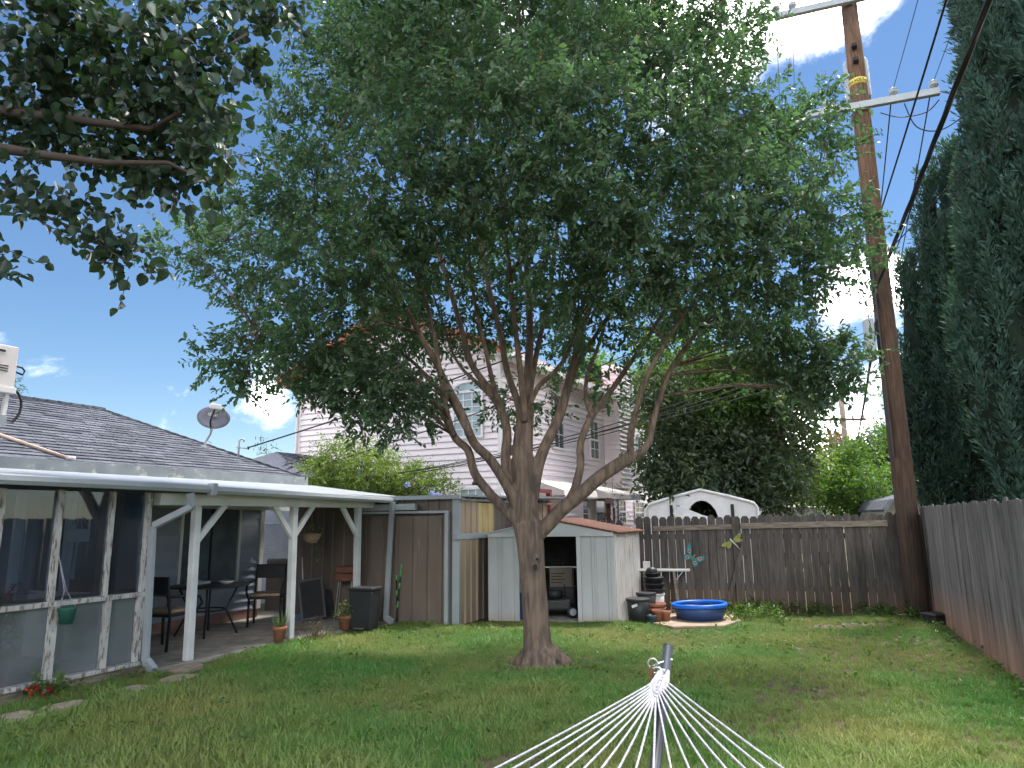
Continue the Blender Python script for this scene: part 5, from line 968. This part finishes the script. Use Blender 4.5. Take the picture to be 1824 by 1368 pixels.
for a,l in rootb: w.tube([(0,0,.22),(.55*l*math.cos(a),.55*l*math.sin(a),.07),(l*math.cos(a),l*math.sin(a),-.03)],[.12,.09,.03],8)
for (u,v,r,nx) in ((953,1009,.038,.3),(957,996,.028,.5),(843,861,.02,-.8)):      # pruned stubs
    p=Y(u,v,ty-.17 if v>900 else ty-.12)-Vector((TB.x,TB.y,0)); w.tube([p+Vector((0,.1,0)),p+Vector((0,-.012,0))],[r*1.25,r],10)
tk=w.build('trunk',M['bark'],CT,True); rm=tk.modifiers.new('r','REMESH'); rm.mode='VOXEL'; rm.voxel_size=.0145; rm.use_smooth_shade=True; sm=tk.modifiers.new('s','SMOOTH'); sm.iterations=3; sm.factor=.5
for (u,v,r) in ((953,1009,.026),(957,996,.018)):
    p=Y(u,v,ty-.185)-Vector((TB.x,TB.y,0)); MB().lathe([(r,-.004),(r,.004)],12,(0,0,0)).build('knot_hole',M['dark'],CT,loc=p+Vector((0,-.005,0)),rot=(math.pi/2,0,0))
LB=[(335,430,58,-.2),(420,475,75,.1),(400,400,50,.3),(470,390,75,-.7),(540,330,95,-.9),(560,230,95,-.5),(600,130,95,-.3),(640,40,95,-.1),(480,560,72,0),(395,640,48,-.1),(460,640,62,.3),(420,690,35,.1),(545,610,72,-.7),(560,470,90,-1.2),(640,560,85,-.9),(610,680,58,-.6),(690,705,66,-.8),(760,700,40,.4),(645,720,55,-.5),(705,742,40,-.7),(565,655,55,-.3),(745,725,36,-.6),(660,675,60,-.9),(520,660,45,-.1),(590,700,40,-.2),(1420,660,50,.2),(1500,635,42,0),(1530,685,24,.1),(1465,705,32,.1),(1360,600,55,.3),(690,620,70,0),(740,560,70,.7),(680,440,100,-1.5),(700,320,110,-1.7),(700,200,110,-1.5),(720,90,110,-1.1),(800,10,110,-.7),(790,450,80,-1.3),(820,340,100,-1.9),(830,220,110,-1.9),(860,110,110,-1.5),(940,30,110,-1),(930,330,110,-2.),(960,200,120,-2.),(1000,420,90,-1.7),(1015,505,80,-1.2),(940,470,66,-.5),(1080,330,110,-1.9),(1080,200,110,-1.8),(1080,80,100,-1.3),(1130,30,70,-.5),(1050,565,66,-.5),(1120,480,100,-1.5),(1140,590,55,-.5),(1200,380,110,-1.5),(1200,250,110,-1.5),(1210,140,95,-1.1),(1290,70,80,-.7),(1345,50,42,-.3),(1240,490,100,-1.3),(1310,330,110,-1.2),(1300,200,90,-.9),(1330,430,100,-1.1),(1300,540,90,-.7),(1400,250,78,-.5),(1455,205,62,-.3),(1490,265,45,-.1),(1420,370,90,-.7),(1495,395,70,-.2),(1538,430,38,0),(1400,470,90,-.7),(1480,490,58,-.3),(1380,560,66,-.3),(1400,640,66,.1),(1470,645,55,0),(1505,670,35,.1),(1440,690,42,.1),(1330,620,60,.5),(1250,590,52,1.),
(600,400,100,1.5),(700,500,100,1.8),(850,400,120,2),(980,300,120,2),(1100,400,110,2),(1250,300,110,1.8),(1350,250,80,1.5),(850,150,130,2),(1050,100,130,2),(1250,120,100,1.7),(700,150,120,1.5),(885,715,36,1.1),(965,725,34,1.3),(885,600,50,1.5),(1000,640,46,2),(1080,680,40,1.5),(790,600,50,1.3),(860,520,60,1.2),(1180,560,60,1.6),(955,560,55,1.4)]
lob=[]
for u,v,r,dy in LB:
    y=ty+dy; p=Y(u,v,y)-Vector((TB.x,TB.y,0)); lob.append((p.x,p.y,p.z,r*y/FPX*1.1))
for x,y,z,r in ((-1.9,-.5,7.9,.8),(-1.,-1.2,8.6,.85),(0,-1.,9.2,.9),(1.,-.9,9.0,.85),(2.,-.4,8.4,.8),(-.8,.6,9.4,.9),(.6,.8,9.6,.9),(1.7,1.,8.9,.85),(-1.8,1.2,8.6,.85),(.2,1.8,8.8,.9)): lob.append((x,y,z,r))
V,F,st,en=lobe_leaves(lob,285,.076,.038,.026,.34,-.25); npmesh('crown',V,F,M['l_myrtle'],CT)
print('myrtle leaves',len(V)//6)
V,F=twig_mesh(st,en,.0035,.0015); npmesh('twigs',V,F,M['twig'],CT)
sel=rng.random(len(en))<.13; e=en[sel]; tip=[]
bp=np.repeat(e,9,0)+rng.normal(size=(len(e)*9,3))*np.array([.014,.014,.035])+np.array([0,0,.03]); V,F=leaves(bp,rng.normal(size=bp.shape),.018,.014); npmesh('buds',V,F,M['l_bud'],CT)
allp=[(p,r) for P,Rr in limbs[2:] for p,r in zip(P,Rr)]
w=MB()
for x,y,z,r in lob:
    c=Vector((x,y,z)); best=min(allp,key=lambda t:(t[0]-c).length+(1.5 if t[0].z>c.z-.1 else 0)); s0=best[0]
    for k in range(3):
        e=c+Vector((random.uniform(-1,1),random.uniform(-1,1),random.uniform(-.6,.9)))*r*.6; md=s0.lerp(e,.5)+Vector((random.uniform(-.08,.08),random.uniform(-.08,.08),.08)); r0=min(.016,best[1]*.6); w.tube([s0,md,e],[r0,r0*.6,.003],5)
w.build('branches',M['bark'],CT,True)
# ------------------------------------------------------------------ overhanging round-leaved tree at the upper left
OB=Vector((-5.35,3.7,0)); OT=thing('overhanging_tree','dark round leaved tree reaching in from the upper left','tree',OB)
w=MB(); yy=4.3
def W2(u,v,y): return Y(u,v,y)-OB
w.tube([(0,0,-.1),(.03,.02,1.2),(.0,.05,2.2),(.1,.1,2.8)],[.17,.14,.13,.12],10)
lm_=[[(-420,260),(-150,180),(0,197),(120,212),(230,225),(268,230),(330,195),(385,160)],[(-420,200),(-100,-60),(80,-20),(150,15),(210,48),(290,80),(360,110),(440,60)],[(-420,280),(-200,255),(0,264),(90,278),(190,290),(300,290),(360,320)],[(-420,300),(-150,300),(0,342),(40,362),(80,385),(150,415),(230,470)],[(-420,300),(-150,380),(-40,430),(15,470)]]
for i,L_ in enumerate(lm_): 
    pts=[W2(u,v,yy+.15*math.sin(i*2+j*.5)+ (.25 if i==1 else 0)) for j,(u,v) in enumerate(L_)]; pts[0]=Vector((.08,.08,2.6)); w.tube(pts,[.06-.052*(j/(len(pts)-1))**.7 if i<3 else .03-.026*j/(len(pts)-1) for j in range(len(pts))],8)
w.build('trunk',M['twig'],OT,True)
OL=[(60,60,80),(150,30,70),(230,60,60),(330,50,70),(440,30,60),(500,20,40),(60,150,80),(160,190,70),(240,150,60),(300,190,85),(370,200,60),(20,240,50),(100,255,55),(190,270,55),(260,285,60),(330,285,60),(375,335,34),(300,320,40),(60,350,28),(80,385,34),(130,400,30),(170,415,28),(215,440,32),(240,480,30),(205,385,30),(5,455,28),(10,500,24),(180,110,50),(300,100,55),(420,110,45),(400,270,40),(30,300,30)]
lob2=[]
for i,(u,v,r) in enumerate(OL):
    y=yy+random.uniform(-.35,.45); p=Y(u,v,y)-OB; lob2.append((p.x,p.y,p.z,r*y/FPX))
for x,y,z,r in ((.2,.2,3.6,.7),(-.8,.3,3.8,.8),(.6,-.5,4.2,.8),(-.4,-.6,4.4,.9),(.9,.5,4.7,.8)): lob2.append((x,y,z,r))
V,F,st,en=lobe_leaves(lob2,760,.074,.06,.04,.22,-.35,SH_ROUND); npmesh('crown',V,F,M['l_round'],OT); V,F=twig_mesh(st,en,.0035,.0015); npmesh('twigs',V,F,M['twig'],OT)
# ------------------------------------------------------------------ cypresses
def cypress(lab,base,cols,dens,bl=.105,bw=.019):
    t=thing('cypress_tree',lab,'tree',base,0,'tall cypresses by the side fence'); core=MB(); P=[];Dd=[]
    core.tube([(0,0,-.1),(0,0,1.2)],[.16,.12],8)
    for (cx,cy,r,h,z0) in cols:
        prof=lambda f:(np.minimum(1,f*5+.35))*(1-np.maximum(0,(f-.55)/.45)**1.6)
        core.tube([(cx*(.5+.5*min(1,f*2)),cy*(.5+.5*min(1,f*2)),z0+(h-z0)*f) for f in (0,.1,.25,.5,.7,.85,.96)],[float(prof(np.array(f)))*r*.72+.01 for f in (0,.1,.25,.5,.7,.85,.96)],9)  # thick core added inside the crown to block light
        m_=int(34*r*(h-z0)); fp_=rng.random(m_)*.97; ap=-2.2+(rng.random(m_)-.5)*4.4; rp2=prof(fp_)*r*(.70+.42*rng.random(m_)); k_=int(dens/34)      # plumes, each a spindle of fine sprays
        pc_=np.stack([cx*(.5+.5*np.minimum(1,fp_*2))+rp2*np.cos(ap),cy*(.5+.5*np.minimum(1,fp_*2))+rp2*np.sin(ap),z0+(h-z0)*fp_],1); lean=np.stack([np.cos(ap)*.28,np.sin(ap)*.28,np.ones(m_)],1)
        s_=rng.random((m_,k_,1))*2-1; wd_=(1-np.abs(s_)**1.5)*.115+.01; g=rng.normal(size=(m_,k_,3))*.6
        p=pc_[:,None,:]+lean[:,None,:]*s_*.36*(.6+.8*rng.random((m_,1,1)))+g*wd_; P.append(p.reshape(-1,3)); Dd.append((lean[:,None,:]*1.0+g*.75+rng.normal(size=g.shape)*.15).reshape(-1,3))
    core.build('trunk',M['cypcore'],t,True); P=np.concatenate(P); Dd=np.concatenate(Dd); s=.6+.9*rng.random(len(P)); V,F=leaves(P,Dd,bl*s,bw*s*1.5,SH_DIA,.2,.05); npmesh('crown',V,F,M['l_cyp'],t); return len(P)  # this trunk mesh includes the added light-blocking core
cypress('tallest dark cypress filling the right edge above the side fence',(9.7,11.6,0),[(0,0,1.1,17,1.0),(-.75,-.2,.75,12.5,1.),(-1.25,.0,.62,8.6,1.),(-1.65,.1,.42,6.,1.),(-.2,-.95,.9,13,1.),(.8,-.7,.9,15,1.),(.9,.6,.9,15,1)],5200)
cypress('shorter cypress with pointed spires left of the tallest one',(9.75,14.6,0),[(.1,0,.62,9.9,.9),(-.5,-.1,.42,9.2,.9),(-.95,.2,.42,7.3,.9),(-1.25,.1,.32,5.4,.9),(.6,-.2,.6,9.7,.9),(-.5,-.5,.42,7.8,.9),(.2,-.5,.5,8.6,.9)],5200)
# ------------------------------------------------------------------ other vegetation
def lobpx(lst,y,jit=1.): return [(lambda p,r:(p.x,p.y,p.z,r))(Y(u,v,y+random.uniform(-jit,jit)),r*y/FPX) for u,v,r in lst]
def bt3(lab,name,u,y,lst,lm,per,ll,lw,jit=1.,r0=.15,shape=SH_OVAL,grp='trees beyond the fence',**k):
    p=Y(u,900,y); return tree_from(name,lab,'tree',(p.x,y,0),lobpx(lst,y,jit),lm,per,ll,lw,r0,shape,grp,**k)
bt3('large dark oak standing behind the white canopy tent','oak_tree',1300,21,[(1200,760,60),(1190,840,60),(1260,700,70),(1270,790,75),(1340,760,80),(1300,860,60),(1360,840,70),(1400,790,60),(1420,730,40),(1330,690,60),(1230,890,40),(1390,880,45),(1420,850,35),(1380,700,50),(1180,700,50),(1250,655,50),(1230,800,50),(1330,820,55),(1210,860,45),(1270,870,45)],'l_oak',430,.18,.09,1.6,.3,step=.1,tw=.6)
bt3('bright leafy tree hanging over the tent left of the oak','maple_tree',1225,20.2,[(1180,680,45),(1240,650,50),(1290,690,50),(1330,650,45),(1280,740,40),(1210,740,40),(1340,720,35),(1160,740,30),(1170,620,40),(1250,590,40)],'l_mid',300,.14,.09,.5,.05,step=.09,tw=.5)
bt3('rounded bushy green tree left of the utility pole','bushy_tree',1530,21,[(1520,840,45),(1555,865,40),(1490,870,40),(1540,895,45),(1500,900,40),(1575,895,25),(1525,800,25)],'l_mid',420,.13,.07,.8,.14,step=.08,tw=.4)
bt3('soft yellow green tree between the oak and the bushy tree','broad_tree',1455,26,[(1455,850,40),(1440,890,40),(1470,880,40),(1480,830,30),(1430,860,25),(1500,850,30)],'l_lite',330,.15,.06,1,.14,step=.1,tw=.5)
bt3('dark olive hedge tree behind the bushy tree','hedge_tree',1560,32,[(1545,810,35),(1580,820,40),(1520,815,30),(1600,800,40),(1600,850,45),(1570,780,25),(1550,860,40)],'l_oak',300,.2,.1,1,.2,step=.12,tw=.6)
bt3('thin open tree rising beside the utility pole','thin_tree',1600,29,[(1590,745,25),(1575,770,22),(1600,700,25),(1600,780,30),(1610,650,22),(1608,820,30)],'l_mid',130,.16,.09,.6,.12,step=.12,tw=.6)
bt3('distant rusty brown tree around the far poles','rusty_tree',1490,55,[(1480,800,28),(1500,790,22),(1460,815,22),(1515,805,22)],'l_red',90,.3,.14,2,.2,step=.2,tw=1.)
bt3('far bushy tree under the far poles','far_tree',1470,50,[(1450,840,30),(1490,830,30),(1530,825,30),(1420,850,30)],'l_oak',200,.28,.15,2,.25,step=.2,tw=.9)
bt3('distant small conifer behind the rooftop cooler','far_conifer',12,30,[(5,640,14),(12,665,16),(15,690,22),(8,720,25),(0,760,30)],'l_cyp',120,.3,.05,.3,.12,step=.12,tw=.5)
bt3('tiny distant treetop above the far shingle roof','far_conifer',476,40,[(474,790,9),(478,810,12),(480,840,18)],'l_cyp',120,.3,.06,.2,.1,step=.14,tw=.5)
bt3('dark shrubby tree below the cypresses behind the side fence','shrub_tree',1690,15.5,[(1640,870,26),(1670,880,30),(1710,875,30),(1750,880,35),(1620,850,22),(1640,830,18)],'l_oak',700,.08,.05,.6,.08,step=.06,tw=.3)
bt3('large leafy tree far behind the pink house roof','far_tree',1090,33,[(1090,680,40),(1120,700,45),(1060,660,40),(1140,740,40),(1160,690,45)],'l_mid',220,.2,.12,1,.25,step=.14,tw=.7)
# flowering shrub before the pink gable
sb=lobpx([(560,850,34),(600,830,40),(650,840,44),(700,850,44),(750,860,40),(790,870,26),(620,870,40),(690,880,40),(760,885,34),(560,880,30),(640,800,22),(590,800,18),(680,820,24)],14.3,.5); bse=Vector((Y(670,900,14.3).x,14.3,0))
FS=tree_from('flowering_shrub','big yellow green shrub with pale blue flowers behind the brown shed','shrub',bse,sb,'l_lite',900,.055,.026,.06,step=.03,tw=.32)
fb_=np.array([[x-bse.x,y-bse.y,z] for x,y,z,r in sb for _ in range(70)])+rng.normal(size=(len(sb)*70,3))*np.array([.32,.25,.2]); 
V,F,_,en=lobe_leaves([(x-bse.x,y-bse.y,z+.12,r*.9) for x,y,z,r in sb],50,.04,.018,.05,.55,upb=1.3); npmesh('shoots',V,F,M['l_lite'],FS)
for (u,v) in ((727,864),(770,880),(775,884),(780,882),(640,846)):
    p=Y(u,v,13.7)-bse; V,F,_,_=lobe_leaves([(p.x,p.y,p.z,.06)],6000,.03,.025,.015,.03); npmesh('flower_head',V,F,M['petalb'],FS)
q=HF.w(4.9,-.8,0); tree_from('thin_conifer','narrow ragged conifer against the pink side wall','tree',q,[(q.x,q.y,.9+.4*i,.32-.03*i) for i in range(6)],'l_oak',300,.08,.02,.05,step=.05,tw=.25)
# weeds along the back fence and the pool
Ff=Frame(F0,fa)
bnd=[PF.w(-3.5,-.12),PF.w(1.5,-.16),PF.w(2.2,-.16),PF.w(3.7,-.1),PF.w(4.9,-.32),PF.w(5.8,-.6),BS1+Vector((-.1,-.05,0)),BS1+Vector((.05,-.02,0)),W0+Vector((0,-.02,0)),W1+Vector((.05,-.02,0)),G(1150,1114),G(1200,1122),G(1292,1120),G(1322,1108),G(1322,1094),Ff.w(1.2,-.1),Ff.w(FL,-.1),Vector((6.7,11.75,0)),Vector((4.0,4.9,0)),Vector((3.6,3.6,0)),Vector((-7.2,3.6,0))]
def inside(P,poly):
    x,y=P[:,0],P[:,1]; c=np.zeros(len(P),bool); n=len(poly)
    for i in range(n):
        a,b=poly[i],poly[(i+1)%n]; cond=((a.y>y)!=(b.y>y))&(x<(b.x-a.x)*(y-a.y)/(b.y-a.y+1e-12)+a.x); c^=cond
    return c
def inside_(x,y): return bool(inside(np.array([[x,y]]),bnd)[0]) and math.hypot(x-TB.x,y-TB.y)>.4
wl=[]
Ff=Frame(F0,fa)
for i in range(70):
    x=random.uniform(.2,FL-.15); p=Ff.w(x,-.08-random.random()**2*.5,0); wl.append((p.x,p.y,.04+random.random()*.07,random.uniform(.05,.11)))
for i in range(34):
    p=G(random.uniform(1300,1400),random.uniform(1090,1112)); wl.append((p.x,p.y,.05+random.random()*.12,random.uniform(.06,.12)))
for i in range(24):
    p=Vector(Q0).lerp(Q1,random.random())+Vector((-.12-random.random()*.2,.05,0)); wl.append((p.x,p.y,.03,random.uniform(.04,.08)))
for i in range(420):
    x=random.uniform(-4.2,6); y=random.uniform(5,11.4)
    if inside_(x,y): wl.append((x,y,.02,random.uniform(.025,.05)))
V,F,_,_=lobe_leaves(wl,1300,.05,.026,.03,.1,upb=.6); o=stuff(npmesh('weeds',V,F,M['l_weed'])); tag(o,'leafy weeds growing along the foot of the fences','weeds')
# ------------------------------------------------------------------ lawn
gm,t_,N_,K_,P_=nodes('grass_blade')
oi=N_('ShaderNodeObjectInfo'); ge=N_('ShaderNodeNewGeometry'); ns=N_('ShaderNodeTexNoise'); ns.inputs['Scale'].default_value=.55; ns.inputs['Detail'].default_value=4; K_(ge.outputs['Position'],ns.inputs['Vector'])
mr=N_('ShaderNodeMapRange'); K_(ns.outputs[0],mr.inputs[0]); mr.inputs[1].default_value=.38; mr.inputs[2].default_value=.66
m1=N_('ShaderNodeMix'); m1.data_type='RGBA'; K_(mr.outputs[0],m1.inputs['Factor']); m1.inputs[6].default_value=(.105,.275,.055,1); m1.inputs[7].default_value=(.30,.33,.10,1)
m2=N_('ShaderNodeMix'); m2.data_type='RGBA'; m2.blend_type='MIX'; rr2=N_('ShaderNodeMapRange'); K_(oi.outputs['Random'],rr2.inputs[0]); rr2.inputs[1].default_value=.55; rr2.inputs[2].default_value=1.; rr2.inputs[4].default_value=.6; K_(rr2.outputs[0],m2.inputs['Factor']); K_(m1.outputs[2],m2.inputs[6]); m2.inputs[7].default_value=(.27,.27,.11,1)
K_(m2.outputs[2],P_.inputs['Base Color']); P_.inputs['Roughness'].default_value=.5; P_.inputs['Specular IOR Level'].default_value=.3
tl_=N_('ShaderNodeBsdfTranslucent'); K_(m2.outputs[2],tl_.inputs[0]); ms_=N_('ShaderNodeMixShader'); ms_.inputs[0].default_value=.35; K_(P_.outputs[0],ms_.inputs[1]); K_(tl_.outputs[0],ms_.inputs[2]); K_(ms_.outputs[0],t_.nodes['Material Output'].inputs[0])
gc=bpy.data.collections.new('grass_tufts')
for c in range(7):
    V=[];F=[]
    for b_ in range(30):
        a=random.random()*6.28; r=.075*random.random()**.5; x,y=r*math.cos(a),r*math.sin(a); h=random.uniform(.035,.095)*(1 if c<5 else 1.35); la=random.random()*6.28; le=random.uniform(.1,.85)*h; wd=random.uniform(.0022,.0042); dx,dy=math.cos(la),math.sin(la); n=len(V); sx,sy=-dy*wd,dx*wd
        for f,q in ((0,0),(.45,.2),(.8,.6)):
            for s in (-1,1): V.append((x+dx*le*q+sx*s*(1-f*.5),y+dy*le*q+sy*s*(1-f*.5),h*f*(1-.25*q)))
        V.append((x+dx*le,y+dy*le,h*.82)); F+=[(n,n+1,n+3,n+2),(n+2,n+3,n+5,n+4),(n+4,n+5,n+6)]
    me=bpy.data.meshes.new('grass_tuft'); me.from_pydata(V,[],F); me.materials.append(gm); gc.objects.link(bpy.data.objects.new('grass_tuft',me))
n=52000; GP=np.stack([rng.uniform(-7,7,n),rng.uniform(3.6,13.3,n),np.zeros(n)],1); GP=GP[inside(GP,bnd)]
def vn(x,y,s,o): return (np.sin(x*s+o)*np.cos(y*s*1.13-o*.7)+np.sin(x*s*2.3-y*s*1.1+o*2)*.6+np.sin(y*s*3.1+x*s*.9+o)*.35)/1.6
bare=vn(GP[:,0],GP[:,1],1.25,1.3)+.35*(GP[:,0]-1.)/3+rng.normal(size=len(GP))*.25
keep=(bare<.78)|(rng.random(len(GP))<.30)
dt=np.hypot(GP[:,0]-TB.x,GP[:,1]-TB.y); keep&=(dt>.34)&((dt>.75)|(rng.random(len(GP))<.45))
for (u,v) in ((25,1287),(122,1266),(238,1237),(318,1215),(330,1196)): p=G(u,v); keep&=np.hypot(GP[:,0]-p.x,GP[:,1]-p.y)>.19
for (u,v) in ((1475,1117),(1520,1114),(1565,1113)): p=G(u,v); keep&=~((abs(GP[:,0]-p.x)<.25)&(abs(GP[:,1]-p.y)<.12)&(rng.random(len(GP))<.8))
GP=GP[keep]; k=len(GP); GP[:,2]=.015*np.sin(GP[:,0]*2.1+GP[:,1])*np.cos(GP[:,1]*1.7-GP[:,0]*.6)-.006
me=bpy.data.meshes.new('lawn_grass'); me.vertices.add(k); me.vertices.foreach_set('co',GP.astype(np.float32).ravel())
sc_=me.attributes.new('gs','FLOAT','POINT'); long_=np.clip(.9+.35*vn(GP[:,0],GP[:,1],1.6,4.)-.045*(GP[:,1]-6)-.05*GP[:,0],.45,1.5); sc_.data.foreach_set('value',(long_*(.75+.5*rng.random(k))).astype(np.float32))
ro=me.attributes.new('gr','FLOAT_VECTOR','POINT'); rv=np.stack([rng.normal(size=k)*.12,rng.normal(size=k)*.12,rng.random(k)*6.28],1).astype(np.float32); ro.data.foreach_set('vector',rv.ravel())
lg=obj('lawn_grass',me); stuff(lg); tag(lg,'green and yellowing lawn grass across the yard','grass')
ng=bpy.data.node_groups.new('scatter','GeometryNodeTree'); ng.interface.new_socket('Geometry',in_out='INPUT',socket_type='NodeSocketGeometry'); ng.interface.new_socket('Geometry',in_out='OUTPUT',socket_type='NodeSocketGeometry')
gi=ng.nodes.new('NodeGroupInput'); go=ng.nodes.new('NodeGroupOutput'); ip=ng.nodes.new('GeometryNodeInstanceOnPoints'); ci=ng.nodes.new('GeometryNodeCollectionInfo'); ci.inputs['Collection'].default_value=gc; ci.inputs['Separate Children'].default_value=True; ci.inputs['Reset Children'].default_value=True
na=ng.nodes.new('GeometryNodeInputNamedAttribute'); na.data_type='FLOAT'; na.inputs[0].default_value='gs'; nb=ng.nodes.new('GeometryNodeInputNamedAttribute'); nb.data_type='FLOAT_VECTOR'; nb.inputs[0].default_value='gr'
er=ng.nodes.new('FunctionNodeEulerToRotation'); L_=ng.links.new; L_(gi.outputs[0],ip.inputs['Points']); L_(ci.outputs[0],ip.inputs['Instance']); ip.inputs['Pick Instance'].default_value=True; L_(na.outputs[0],ip.inputs['Scale']); L_(nb.outputs[0],er.inputs[0]); L_(er.outputs[0],ip.inputs['Rotation']); L_(ip.outputs[0],go.inputs[0])
md=lg.modifiers.new('scatter','NODES'); md.node_group=ng
